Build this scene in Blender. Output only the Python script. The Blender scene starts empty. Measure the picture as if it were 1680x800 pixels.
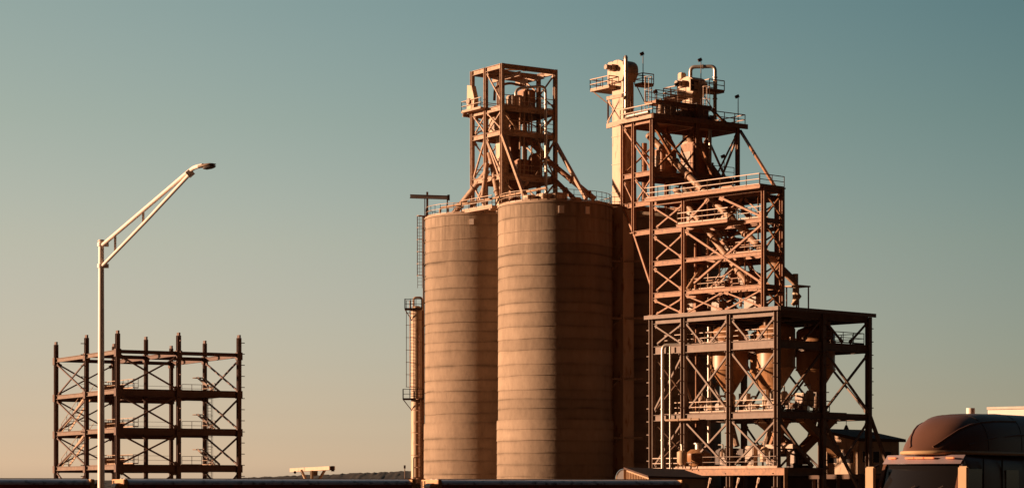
import bpy, bmesh, math, random
from mathutils import Vector, Matrix
random.seed(7)
R = math.radians
sc = bpy.context.scene
COL = sc.collection
F = 3800.0           # focal length in photo pixels (photo 1680 x 800, eye level at its lower edge)
EYE = 2.0
GZ = -1.8            # level of the plant yard and rail sidings (the road lies on a bank at 0)

def PX(px, d): return (px - 840.0) / F * d
def PZ(py, d): return EYE + (800.0 - py) / F * d
def at(px, py, d): return Vector((PX(px, d), d, PZ(py, d)))

# ------------------------------------------------------------------ materials
def new_mat(name):
    m = bpy.data.materials.new(name); m.use_nodes = True
    nt = m.node_tree
    return m, nt, nt.nodes["Principled BSDF"]

def mottled(name, c1, c2, scale=1.2, rough=0.6, metal=0.0, streak=0.0, detail=6, bump=0.0, spec=0.35, rust=None, rust_amt=0.0):
    m, nt, b = new_mat(name)
    N = nt.nodes; L = nt.links
    tc = N.new("ShaderNodeTexCoord")
    mp = N.new("ShaderNodeMapping"); L.new(tc.outputs["Object"], mp.inputs[0])
    if streak: mp.inputs["Scale"].default_value = (1, 1, streak)
    nz = N.new("ShaderNodeTexNoise"); nz.inputs["Scale"].default_value = scale; nz.inputs["Detail"].default_value = detail
    nz.inputs["Roughness"].default_value = 0.62
    L.new(mp.outputs[0], nz.inputs["Vector"])
    cr = N.new("ShaderNodeValToRGB")
    cr.color_ramp.elements[0].position = 0.32; cr.color_ramp.elements[0].color = (*c1, 1)
    cr.color_ramp.elements[1].position = 0.68; cr.color_ramp.elements[1].color = (*c2, 1)
    L.new(nz.outputs["Fac"], cr.inputs[0])
    out = cr.outputs[0]
    if rust:
        n2 = N.new("ShaderNodeTexNoise"); n2.inputs["Scale"].default_value = scale * 2.3; n2.inputs["Detail"].default_value = 8
        L.new(mp.outputs[0], n2.inputs["Vector"])
        mr = N.new("ShaderNodeMapRange"); mr.inputs[1].default_value = 0.60 - rust_amt * 0.2; mr.inputs[2].default_value = 0.70
        L.new(n2.outputs["Fac"], mr.inputs[0])
        mx = N.new("ShaderNodeMixRGB"); mx.inputs[2].default_value = (*rust, 1)
        L.new(mr.outputs[0], mx.inputs[0]); L.new(out, mx.inputs[1]); out = mx.outputs[0]
    L.new(out, b.inputs["Base Color"])
    b.inputs["Roughness"].default_value = rough; b.inputs["Metallic"].default_value = metal
    b.inputs["Specular IOR Level"].default_value = spec
    if bump:
        bp = N.new("ShaderNodeBump"); bp.inputs["Strength"].default_value = bump; bp.inputs["Distance"].default_value = 0.05
        L.new(nz.outputs["Fac"], bp.inputs["Height"]); L.new(bp.outputs[0], b.inputs["Normal"])
    return m

def concrete_mat(name, c1, c2):
    """slip-formed concrete: each lift its own tint, dirty wandering joints, runs of weathering"""
    m, nt, b = new_mat(name)
    N = nt.nodes; L = nt.links
    tc = N.new("ShaderNodeTexCoord")
    def math_(op, a, bb=None):
        n = N.new("ShaderNodeMath"); n.operation = op
        for i, v in enumerate((a, bb)):
            if v is None: continue
            if isinstance(v, (int, float)): n.inputs[i].default_value = v
            else: L.new(v, n.inputs[i])
        return n.outputs[0]
    def noise(scale, sc3=(1, 1, 1), detail=6, rough=0.6):
        mp = N.new("ShaderNodeMapping"); mp.inputs["Scale"].default_value = sc3
        L.new(tc.outputs["Object"], mp.inputs[0])
        n = N.new("ShaderNodeTexNoise"); n.inputs["Scale"].default_value = scale; n.inputs["Detail"].default_value = detail
        n.inputs["Roughness"].default_value = rough
        L.new(mp.outputs[0], n.inputs["Vector"]); return n.outputs["Fac"]
    def remap(v, a, b_, c=0.0, d=1.0):
        n = N.new("ShaderNodeMapRange"); n.inputs[1].default_value = a; n.inputs[2].default_value = b_; n.inputs[3].default_value = c; n.inputs[4].default_value = d
        L.new(v, n.inputs[0]); return n.outputs[0]
    aj = N.new("ShaderNodeAttribute"); aj.attribute_name = "joint"
    at_ = N.new("ShaderNodeAttribute"); at_.attribute_name = "tint"
    joint = aj.outputs["Fac"]; tint = at_.outputs["Fac"]
    patch = remap(noise(0.32, (1, 1, 1.3), 5), 0.36, 0.66, .12, 1.0)
    soft = math_('MULTIPLY', math_('MULTIPLY', math_('POWER', joint, 1.1), patch), .60)
    thin = math_('MULTIPLY', remap(joint, .80, .97), remap(noise(1.7, (1, 1, .4), 7, .7), .40, .58, .0, .6))
    drip = math_('MULTIPLY', remap(noise(1.5, (1, 1, .10), 7, .7), .54, .74), remap(noise(.22, (1, 1, .7), 3), .42, .62, 0.0, .34))
    speck = remap(noise(5.5, (1, 1, .6), 4), .66, .75, 0.0, .30)
    cr = N.new("ShaderNodeValToRGB")
    cr.color_ramp.elements[0].position = 0.3; cr.color_ramp.elements[0].color = (*c1, 1)
    cr.color_ramp.elements[1].position = 0.7; cr.color_ramp.elements[1].color = (*c2, 1)
    L.new(math_('ADD', math_('MULTIPLY', noise(0.5, (1.2, 1.2, .3), 7), .55), math_('MULTIPLY', noise(2.4, (1, 1, .5), 9, .7), .45)), cr.inputs[0])
    sz = N.new("ShaderNodeSeparateXYZ"); L.new(tc.outputs["Object"], sz.inputs[0])
    rim = math_('MULTIPLY', remap(sz.outputs[2], 25.0, 33.0), remap(noise(1.1, (1.6, 1.6, .05), 6, .7), .44, .62, 0.0, .42))
    foot = math_('MULTIPLY', remap(sz.outputs[2], 9.0, 2.0), remap(noise(.9, (1, 1, .35), 6, .7), .42, .66, 0.0, .34))
    drip = math_('MAXIMUM', drip, math_('MAXIMUM', rim, foot))
    keep = math_('SUBTRACT', 1.0, math_('MAXIMUM', math_('MAXIMUM', soft, drip), math_('MAXIMUM', speck, thin)))
    fac = math_('MULTIPLY', keep, tint)
    mx = N.new("ShaderNodeMixRGB"); mx.blend_type = 'MULTIPLY'; mx.inputs[0].default_value = 1.0
    L.new(cr.outputs[0], mx.inputs[1]); L.new(fac, mx.inputs[2])
    L.new(mx.outputs[0], b.inputs["Base Color"])
    b.inputs["Roughness"].default_value = 0.95; b.inputs["Specular IOR Level"].default_value = 0.1
    bp = N.new("ShaderNodeBump"); bp.inputs["Strength"].default_value = 0.35; bp.inputs["Distance"].default_value = 0.08
    L.new(noise(1.3, (1, 1, .8), 9, .68), bp.inputs["Height"]); L.new(bp.outputs[0], b.inputs["Normal"])
    return m

M = {}
M['concrete'] = concrete_mat('weathered concrete', (.262, .182, .130), (.40, .285, .206))
M['plain_concrete'] = mottled('plain concrete', (.30, .20, .14), (.42, .29, .21), 1.5, .9)
M['steel_tan'] = mottled('tan painted steel', (.32, .18, .108), (.43, .255, .16), 1.5, .55, rust=(.2, .09, .04), rust_amt=.35)
M['steel_rust'] = mottled('red brown steel', (.26, .108, .048), (.36, .162, .076), 1.5, .6, rust=(.17, .07, .035), rust_amt=.5)
M['steel_grey'] = mottled('brown grey steel', (.145, .084, .056), (.205, .125, .087), 1.3, .6, rust=(.15, .07, .04), rust_amt=.4)
M['primer'] = mottled('dark primer steel', (.10, .05, .037), (.14, .074, .055), 1.4, .65, rust=(.12, .05, .03), rust_amt=.4)
M['casing'] = mottled('cream painted casing', (.46, .30, .19), (.56, .38, .25), .9, .55, streak=.3, rust=(.3, .15, .08), rust_amt=.15)
M['rail'] = mottled('handrail paint', (.33, .20, .125), (.43, .27, .175), 3, .5)
M['galv'] = mottled('galvanised pipe', (.40, .33, .28), (.50, .42, .36), 4, .38, metal=.5)
M['hopper'] = mottled('ochre hopper paint', (.32, .15, .07), (.40, .20, .095), .8, .42, streak=.35, rust=(.25, .11, .05), rust_amt=.3)
M['machine'] = mottled('machine paint', (.24, .145, .095), (.34, .22, .15), 2, .5, rust=(.14, .07, .04), rust_amt=.5)
M['dark'] = mottled('dark steel', (.05, .028, .022), (.08, .045, .035), 2, .6)
M['deck'] = mottled('deck plate', (.13, .075, .055), (.19, .11, .08), 1.2, .75)
M['lamp_paint'] = mottled('pale galvanised lamp pole', (.74, .60, .52), (.82, .68, .60), 3, .45, metal=.0)
M['lamp_head'] = mottled('lamp head grey', (.10, .075, .065), (.14, .10, .09), 3, .5)
M['car_red'] = mottled('oxide red wagon paint', (.20, .026, .016), (.26, .04, .025), .8, .55, streak=.3, rust=(.10, .035, .02), rust_amt=.5)
M['car_roof'] = mottled('grey wagon roof', (.50, .43, .43), (.60, .52, .52), .9, .3, spec=.6, rust=(.18, .12, .1), rust_amt=.3)
M['car_end'] = mottled('wagon end plate', (.42, .22, .10), (.55, .30, .15), 1.2, .6)
M['truck'] = mottled('maroon truck paint', (.115, .048, .027), (.135, .058, .034), .5, .42, spec=.22)
M['truck_dark'] = mottled('black plastic', (.02, .014, .013), (.03, .02, .018), 3, .5)
M['visor'] = mottled('grey sun visor', (.24, .17, .17), (.28, .20, .20), 2, .4)
M['mirror'] = mottled('mirror housing', (.44, .26, .13), (.5, .30, .155), 2, .45)
M['trailer'] = mottled('white trailer skin', (.70, .58, .50), (.78, .66, .58), .8, .5)
M['tyre'] = mottled('tyre rubber', (.018, .016, .015), (.03, .026, .024), 6, .85)
M['chrome'] = mottled('chrome', (.7, .68, .65), (.75, .72, .7), 3, .15, metal=1)
M['wall_tan'] = mottled('tan wall cladding', (.42, .28, .19), (.52, .35, .24), .9, .8, streak=.3, rust=(.25, .15, .1), rust_amt=.4)
M['roof_dark'] = mottled('dark roof sheet', (.07, .042, .034), (.10, .06, .048), 1.2, .9, spec=.08)
M['shed_wall'] = mottled('ribbed shed wall', (.33, .20, .115), (.43, .265, .16), 1.2, .6, streak=.3)
M['base_dark'] = mottled('stained dark concrete', (.10, .06, .045), (.15, .09, .065), .5, .9)
M['asphalt'] = mottled('asphalt', (.042, .038, .036), (.062, .056, .052), 2.5, .9)
M['ground'] = mottled('dry dirt yard', (.085, .055, .036), (.135, .09, .06), .12, .95, detail=9)
M['ballast'] = mottled('rail ballast', (.12, .09, .075), (.2, .155, .13), 6, .95)
M['hill'] = mottled('far wooded ridge', (.030, .020, .014), (.055, .034, .022), .05, .95)
M['paint_white'] = mottled('road paint', (.62, .6, .56), (.75, .73, .69), 6, .7)
def glass_mat():
    m, nt, b = new_mat('dark glass')
    b.inputs["Base Color"].default_value = (.012, .010, .010, 1); b.inputs["Roughness"].default_value = .12
    b.inputs["Specular IOR Level"].default_value = .28
    return m
M['glass'] = glass_mat()
def amber_mat():
    m, nt, b = new_mat('amber marker lamp')
    b.inputs["Base Color"].default_value = (.55, .16, .06, 1); b.inputs["Roughness"].default_value = .3
    b.inputs["Emission Color"].default_value = (1, .22, .07, 1); b.inputs["Emission Strength"].default_value = .35
    return m
M['amber'] = amber_mat()

# ------------------------------------------------------------------ mesh builder (world coordinates)
class MB:
    def __init__(s): s.v = []; s.f = []
    def add(s, vs, fs):
        o = len(s.v); s.v += [Vector(p) for p in vs]; s.f += [tuple(i + o for i in f) for f in fs]; return s
    def obox(s, c, ax, ay, az, sx, sy, sz):
        c = Vector(c); vs = []
        for k in (-.5, .5):
            for j in (-.5, .5):
                for i in (-.5, .5): vs.append(c + ax * (i * sx) + ay * (j * sy) + az * (k * sz))
        return s.add(vs, [(0, 2, 3, 1), (4, 5, 7, 6), (0, 1, 5, 4), (2, 6, 7, 3), (0, 4, 6, 2), (1, 3, 7, 5)])
    def bar(s, p, q, w, h, up=Vector((0, 0, 1))):
        p = Vector(p); q = Vector(q); d = (q - p)
        ln = d.length; d.normalize()
        if abs(d.dot(up)) > .98: up = Vector((0, 1, 0)) if abs(d.z) > .9 else Vector((0, 0, 1))
        side = d.cross(up).normalized(); u2 = side.cross(d).normalized()
        return s.obox((p + q) / 2, d, side, u2, ln, w, h)
    def ibeam(s, p, q, w, h, t=.05, up=Vector((0, 0, 1))):
        p = Vector(p); q = Vector(q); d = (q - p).normalized()
        side = d.cross(up).normalized(); u2 = side.cross(d).normalized(); ln = (q - p).length; c = (p + q) / 2
        s.obox(c + u2 * (h / 2 - t / 2), d, side, u2, ln, w, t); s.obox(c - u2 * (h / 2 - t / 2), d, side, u2, ln, w, t)
        return s.obox(c, d, side, u2, ln, t * .8, h - 2 * t - .004)
    def cyl(s, p, q, r0, r1=None, n=12, caps=True):
        if r1 is None: r1 = r0
        p = Vector(p); q = Vector(q); d = (q - p).normalized()
        a = d.orthogonal().normalized(); b = d.cross(a)
        vs = [p + (a * math.cos(2 * math.pi * i / n) + b * math.sin(2 * math.pi * i / n)) * r0 for i in range(n)]
        vs += [q + (a * math.cos(2 * math.pi * i / n) + b * math.sin(2 * math.pi * i / n)) * r1 for i in range(n)]
        fs = [(i, (i + 1) % n, n + (i + 1) % n, n + i) for i in range(n)]
        if caps: fs += [tuple(reversed(range(n))), tuple(range(n, 2 * n))]
        return s.add(vs, fs)
    def tube(s, pts, r, n=8):
        pts = [Vector(p) for p in pts]
        rings = []; prev = None
        for i, p in enumerate(pts):
            if i == 0: t = pts[1] - p
            elif i == len(pts) - 1: t = p - pts[-2]
            else: t = (pts[i + 1] - p).normalized() + (p - pts[i - 1]).normalized()
            t.normalize()
            a = (t.orthogonal() if prev is None else (prev - t * prev.dot(t))).normalized(); prev = a
            b = t.cross(a)
            rings.append([p + (a * math.cos(2 * math.pi * k / n) + b * math.sin(2 * math.pi * k / n)) * r for k in range(n)])
        vs = [v for rg in rings for v in rg]; fs = []
        for i in range(len(rings) - 1):
            for k in range(n):
                fs.append((i * n + k, i * n + (k + 1) % n, (i + 1) * n + (k + 1) % n, (i + 1) * n + k))
        fs += [tuple(reversed(range(n))), tuple(range((len(rings) - 1) * n, len(rings) * n))]
        return s.add(vs, fs)
    def lathe(s, c, prof, n=64, close=True):
        c = Vector(c); vs = []; fs = []
        for r, z in prof:
            for k in range(n):
                a = 2 * math.pi * k / n
                vs.append(c + Vector((r * math.cos(a), r * math.sin(a), z)))
        m = len(prof)
        for i in range(m - 1):
            for k in range(n):
                fs.append((i * n + k, i * n + (k + 1) % n, (i + 1) * n + (k + 1) % n, (i + 1) * n + k))
        if close: fs += [tuple(reversed(range(n))), tuple(range((m - 1) * n, m * n))]
        return s.add(vs, fs)
    def poly(s, pts, vec):
        pts = [Vector(p) for p in pts]; n = len(pts); vec = Vector(vec)
        return s.add(pts + [p + vec for p in pts], [tuple(reversed(range(n))), tuple(range(n, 2 * n))] + [(i, (i + 1) % n, n + (i + 1) % n, n + i) for i in range(n)])
    def loft(s, rings, caps=True):
        n = len(rings[0]); vs = [p for rg in rings for p in rg]; fs = []
        for i in range(len(rings) - 1):
            for k in range(n):
                fs.append((i * n + k, i * n + (k + 1) % n, (i + 1) * n + (k + 1) % n, (i + 1) * n + k))
        if caps: fs += [tuple(reversed(range(n))), tuple(range((len(rings) - 1) * n, len(rings) * n))]
        return s.add(vs, fs)
    def build(s, name, mat, parent=None, origin=None, smooth=40, bevel=0):
        if parent is not None:
            o = parent
            while o.parent: o = o.parent
            origin = o.location
        if origin is None: origin = Vector((0, 0, 0))
        origin = Vector(origin)
        me = bpy.data.meshes.new(name)
        me.from_pydata([tuple(p - origin) for p in s.v], [], s.f)
        bm = bmesh.new(); bm.from_mesh(me); bmesh.ops.recalc_face_normals(bm, faces=bm.faces[:])
        if bevel: bmesh.ops.bevel(bm, geom=[e for e in bm.edges if len(e.link_faces) == 2 and e.calc_face_angle() > .6], offset=bevel, segments=2, affect='EDGES')
        bm.to_mesh(me); bm.free()
        me.polygons.foreach_set("use_smooth", [True] * len(me.polygons))
        me.set_sharp_from_angle(angle=R(smooth))
        me.materials.append(mat)
        ob = bpy.data.objects.new(name, me); COL.objects.link(ob)
        if parent is not None: ob.parent = parent
        else: ob.location = origin
        return ob

def tag(o, label=None, cat=None, group=None, kind=None):
    if label: o['label'] = label
    if cat: o['category'] = cat
    if group: o['group'] = group
    if kind: o['kind'] = kind
    return o
def thing(name, label, cat, loc, group=None):
    o = bpy.data.objects.new(name, None); COL.objects.link(o); o.location = Vector(loc); o.empty_display_size = .5
    return tag(o, label, cat, group)
ZV = Vector((0, 0, 1))

class Frame:
    """plan grid seen corner-on: u runs back to the left, v back to the right"""
    def __init__(s, px, d, aL): s.o = Vector((PX(px, d), d, 0)); s.a = R(aL); s._axes()
    def _axes(s):
        s.U = Vector((-math.cos(s.a), math.sin(s.a), 0)); s.V = Vector((math.sin(s.a), math.cos(s.a), 0))
    def p(s, u, v, z): return s.o + s.U * u + s.V * v + ZV * z
    def hit(s, px, axis, base=None):
        b = s.o if base is None else base; D = s.U if axis == 'u' else s.V; k = (px - 840) / F
        return (k * b.y - b.x) / (D.x - k * D.y)

def column(par, fr, u, v, z0, z1, w=.42, mat='steel_tan', pegs=None, splices=()):
    m = MB(); a = fr.p(u, v, z0); b = fr.p(u, v, z1)
    t = .06
    m.obox((a + b) / 2 + fr.U * (w / 2 - t / 2), fr.U, fr.V, ZV, t, w, z1 - z0)
    m.obox((a + b) / 2 - fr.U * (w / 2 - t / 2), fr.U, fr.V, ZV, t, w, z1 - z0)
    m.obox((a + b) / 2, fr.U, fr.V, ZV, w - 2 * t - .004, t, z1 - z0)
    m.obox(a + ZV * .04, fr.U, fr.V, ZV, w + .25, w + .25, .08)
    if pegs is not None:
        z = max(z0, 1.5) + .6
        while z < z1 - .2:
            q = fr.p(u, v, z); m.bar(q + pegs * (w / 2), q + pegs * (w / 2 + .5), .09, .09); z += 1.32
    for z in splices: m.obox(fr.p(u, v, z - .35), fr.U, fr.V, ZV, w + .2, w + .2, .9)
    if splices: m.obox(fr.p(u, v, z1 + .1), fr.U, fr.V, ZV, w + .2, .2, .5)
    return m.build('column', M[mat], par)
def beam(par, fr, a, b, z, w=.26, h=.46, mat='steel_tan', z2=None):
    p = fr.p(a[0], a[1], z - h / 2); q = fr.p(b[0], b[1], (z if z2 is None else z2) - h / 2)
    d = (q - p).normalized(); p += d * .22; q -= d * .22
    return MB().ibeam(p, q, w, h).build('beam', M[mat], par)
def brace(par, fr, a, b, w=.17, mat='steel_tan', off=0.0):
    p = fr.p(*a); q = fr.p(*b); d = (q - p).normalized(); p += d * .25; q -= d * .25
    n = d.cross(ZV).normalized() * off
    m = MB().bar(p + n, q + n, w, w * .9)
    for e, sg in ((p, 1), (q, -1)):
        m.bar(e + n - d * sg * .1, e + n + d * sg * .45, w * .3, w * 2.3)
    return m.build('brace', M[mat], par)
def xbrace(par, fr, u0, v0, u1, v1, z0, z1, w=.16, mat='steel_tan'):
    brace(par, fr, (u0, v0, z0), (u1, v1, z1), w, mat, .0); brace(par, fr, (u0, v0, z1), (u1, v1, z0), w, mat, w * 1.05)
def rail_mb(m, pts, h=1.07, step=1.6, r=.035, closed=False, toe=True):
    pts = [Vector(p) for p in pts]
    if closed: pts = pts + [pts[0]]
    for a, b in zip(pts[:-1], pts[1:]):
        n = max(1, round((b - a).length / step))
        for i in range(n + 1):
            q = a.lerp(b, i / n); m.bar(q, q + ZV * h, r * 2, r * 2)
        m.bar(a + ZV * h, b + ZV * h, r * 2, r * 2); m.bar(a + ZV * h * .52, b + ZV * h * .52, r * 1.7, r * 1.7)
        if toe: m.bar(a + ZV * .06, b + ZV * .06, .02, .12)
    return m
def railing(par, pts, mat='rail', **k): return rail_mb(MB(), pts, **k).build('railing', M[mat], par)
def slab(par, fr, u0, v0, u1, v1, z, t=.12, mat='deck', name='deck_plate'):
    c = fr.p((u0 + u1) / 2, (v0 + v1) / 2, z - t / 2)
    return MB().obox(c, fr.U, fr.V, ZV, abs(u1 - u0), abs(v1 - v0), t).build(name, M[mat], par)
def ladder_mb(m, p, q, side, w=.45, cage=None, step=.35):
    p = Vector(p); q = Vector(q)
    for s_ in (-.5, .5): m.bar(p + side * (w * s_), q + side * (w * s_), .05, .05, up=side)
    n = int((q - p).length / step)
    for i in range(1, n):
        c = p.lerp(q, i / n); m.bar(c - side * w / 2, c + side * w / 2, .035, .035)
    if cage is not None:
        k = int((q - p).length / 1.2)
        for i in range(1, k + 1):
            c = p.lerp(q, i / k)
            arc = [c + side * (.36 * math.cos(t)) + cage * (.72 * math.sin(t)) for t in [math.pi * j / 8 for j in range(9)]]
            for a, b in zip(arc[:-1], arc[1:]): m.bar(a, b, .025, .05)
        for t in (math.pi * .2, math.pi * .5, math.pi * .8):
            o = side * (.36 * math.cos(t)) + cage * (.72 * math.sin(t))
            m.bar(p.lerp(q, 1 / k) + o, q + o, .04, .04)
    return m
def arc_pts(a, corner, b, rad, n=6):
    a, c, b = Vector(a), Vector(corner), Vector(b)
    d1 = (a - c).normalized(); d2 = (b - c).normalized(); p0 = c + d1 * rad; p1 = c + d2 * rad
    return [(p0 * (1 - t) * (1 - t) + c * 2 * t * (1 - t) + p1 * t * t) for t in [i / n for i in range(n + 1)]]
def pipe_path(pts, rad=.6):
    out = [Vector(pts[0])]
    for i in range(1, len(pts) - 1): out += arc_pts(pts[i - 1], pts[i], pts[i + 1], rad)
    return out + [Vector(pts[-1])]
def pipe_thing(name, label, cat, pts, r, mat, rad=.6, group=None, flange=2.5, n=10):
    t = thing(name, label, cat, pts[0] if pts[0][2] < pts[-1][2] else pts[-1], group)
    path = pipe_path(pts, rad)
    m = MB().tube(path, r, n)
    if flange:
        acc = 0
        for a, b in zip(path[:-1], path[1:]):
            L = (b - a).length; d = (b - a).normalized(); x = flange - acc
            while x < L - .2:
                c = a + d * x; m.cyl(c - d * .05, c + d * .05, r * 1.35, n=n); x += flange
            acc = (acc + L) % flange
    m.build('pipe', M[mat], t)
    return t

# ------------------------------------------------------------------ setting
def ground():
    # one sheet: road bank at 0 near the viewer, falling to the yard beyond
    m = MB(); ys = [-400, 0, 100, 104, 108, 114, 120, 240, 600, 1800, 6000]; xs = [-6000, -800, -200, -60, 0, 60, 200, 800, 6000]
    def z(y): return 0 if y <= 100 else GZ if y >= 120 else GZ * (.5 - .5 * math.cos(math.pi * (y - 100) / 20))
    for y in ys:
        for x in xs: m.v.append(Vector((x, y, z(y))))
    nx = len(xs)
    for j in range(len(ys) - 1):
        for i in range(nx - 1): m.f.append((j * nx + i, j * nx + i + 1, (j + 1) * nx + i + 1, (j + 1) * nx + i))
    tag(m.build('ground', M['ground']), kind='structure')
ground()
TF = Vector((-.61, -.792, 0)).normalized()          # heading of the truck
def strip(name, c, d, w, l0, l1, z, mat, t=.02):
    n = Vector((-d.y, d.x, 0)); c = Vector(c)
    pts = [c + d * l0 - n * w / 2, c + d * l1 - n * w / 2, c + d * l1 + n * w / 2, c + d * l0 + n * w / 2]
    m = MB().add([Vector((p.x, p.y, z)) for p in pts], [(0, 1, 2, 3)])
    return m.build(name, M[mat])
road_c = Vector((PX(1502, 60), 60, 0))
rd_n = Vector((-TF.y, TF.x, 0))
tag(strip('road', road_c, TF, 13, -62, 120, .006, 'asphalt'), kind='structure')
for k in (-6.1, 6.1):
    tag(strip('road_marking', road_c + rd_n * k, TF, .15, -60, 118, .012, 'paint_white'), kind='structure')

# far wooded ridge
def hills():
    m = MB(); d = 1900.0; rings = []
    from mathutils import noise as nz
    rows = 9
    for i in range(0, 1701):
        px = -1500 + i * 2.9
        base = 784 - 13.0 * min(1, max(0, (px - 380) / 300)) + (3 if px < 380 else 0)
        x = PX(px, d); zt = PZ(base, d) + nz.noise(Vector((x * .012, 1.3, 0))) * .8
        ring = [Vector((x, d - 200, GZ - .5))]
        for k in range(rows):
            f_ = (k + 1) / rows
            ring.append(Vector((x + nz.noise(Vector((x * .3, k * 5.1, 8))) * 1.0, d - 150 + 150 * f_, GZ + (zt - GZ) * (.25 + .75 * f_) + nz.noise(Vector((x * .34, k * 7.7, 3))) * .8 + nz.noise(Vector((x * .07, k * 3.7, 5))) * .5)))
        ring.append(Vector((x, d + 200, GZ - .5))); rings.append(ring)
    m.loft(rings, caps=False)
    tag(m.build('hills', M['hill']), kind='structure')
hills()

# ------------------------------------------------------------------ silos
def silo(c, top, label, name='concrete_silo', rad=6.0, step_z=9.05, full=True):
    t = thing(name, label, 'silo', (c[0], c[1], GZ), 'round concrete storage silos')
    H = top - GZ; c3 = Vector((c[0], c[1], GZ)); lift = 1.22
    seed = random.uniform(0, 50)
    def wall(name, z0, z1, r, n=160):
        import mathutils
        prof = []; z = z0
        while z < z1 - .05:
            e = min(z + lift * random.choice((.78, .95, 1.0, 1.05, 1.2, 1.3)), z1)
            if z1 - e < .5: e = z1
            j = random.uniform(-.015, .015); tn = random.uniform(.80, 1.08); w_ = random.uniform(.5, 1.0); h = e - z
            prof += [(r + .035 + j, z + .003, w_, tn), (r + .008 + j, z + .14 * h, .35 * w_, tn), (r + j, z + .45 * h, 0, tn), (r + j, e - .22 * h, .12, tn), (r - .02 + j, e, w_, tn)]
            z = e
        m = MB(); m.lathe(c3, [(p[0], p[1]) for p in prof], n)
        for i, v in enumerate(m.v):
            k = i // n
            if 0 < k < len(prof) - 1:
                q = v - c3; zz = prof[k][1] if prof[k][1] > 1e9 else q.z
                v.z += mathutils.noise.noise(Vector((q.x * .35 + seed, q.y * .35, round(zz * 1.2) * 3.1))) * .10
        o = m.build(name, M['concrete'], t, smooth=25)
        aj = o.data.attributes.new('joint', 'FLOAT', 'POINT'); at_ = o.data.attributes.new('tint', 'FLOAT', 'POINT')
        aj.data.foreach_set('value', [prof[i // n][2] for i in range(len(m.v))]); at_.data.foreach_set('value', [prof[i // n][3] for i in range(len(m.v))])
    zs = step_z - GZ
    wall('wall', zs, H, rad); wall('base_collar', -.3, zs - .004, rad + .13)
    MB().lathe(c3, [(rad + .09, H + .002), (rad + .09, H + .20), (rad - .3, H + .24)], 96).build('roof_slab', M['plain_concrete'], t)
    pts = [c3 + Vector((math.cos(a) * (rad - .12), math.sin(a) * (rad - .12), H + .24)) for a in [2 * math.pi * k / 40 for k in range(40)]]
    railing(t, pts, closed=True, step=1.0, r=.026)
    return t, c3 + ZV * (H + .24)
S1c, S2c, S3c = (4.54, 243.0), (-3.6, 255.0), (16.5, 251.0)
s1, S1top = silo(S1c, 31.26, 'tall round concrete silo, the nearer of the pair, beside the steel processing towers')
s2, S2top = silo(S2c, 31.4, 'tall round concrete silo partly hidden by its twin, with stack and hoist beside it')
s3, S3top = silo(S3c, 31.3, 'dark shaded concrete silo hidden behind the steel processing tower')
SUNX = Vector((-1, 0, 0))
def wall_patch(par, c, ang, z, w, h, rad=6.0):
    n = Vector((math.cos(ang), math.sin(ang), 0)); s = Vector((-n.y, n.x, 0))
    MB().obox(Vector((c[0], c[1], z)) + n * (rad + .04), s, n, ZV, w, .12, h).build('hatch_cover', M['lamp_paint'], par)
wall_patch(s1, S1c, R(-85), 30.5, .55, .75); wall_patch(s1, S1c, R(-58), 30.5, .5, .75)
wall_patch(s2, S2c, R(-97), 30.6, .45, .6)
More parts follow.
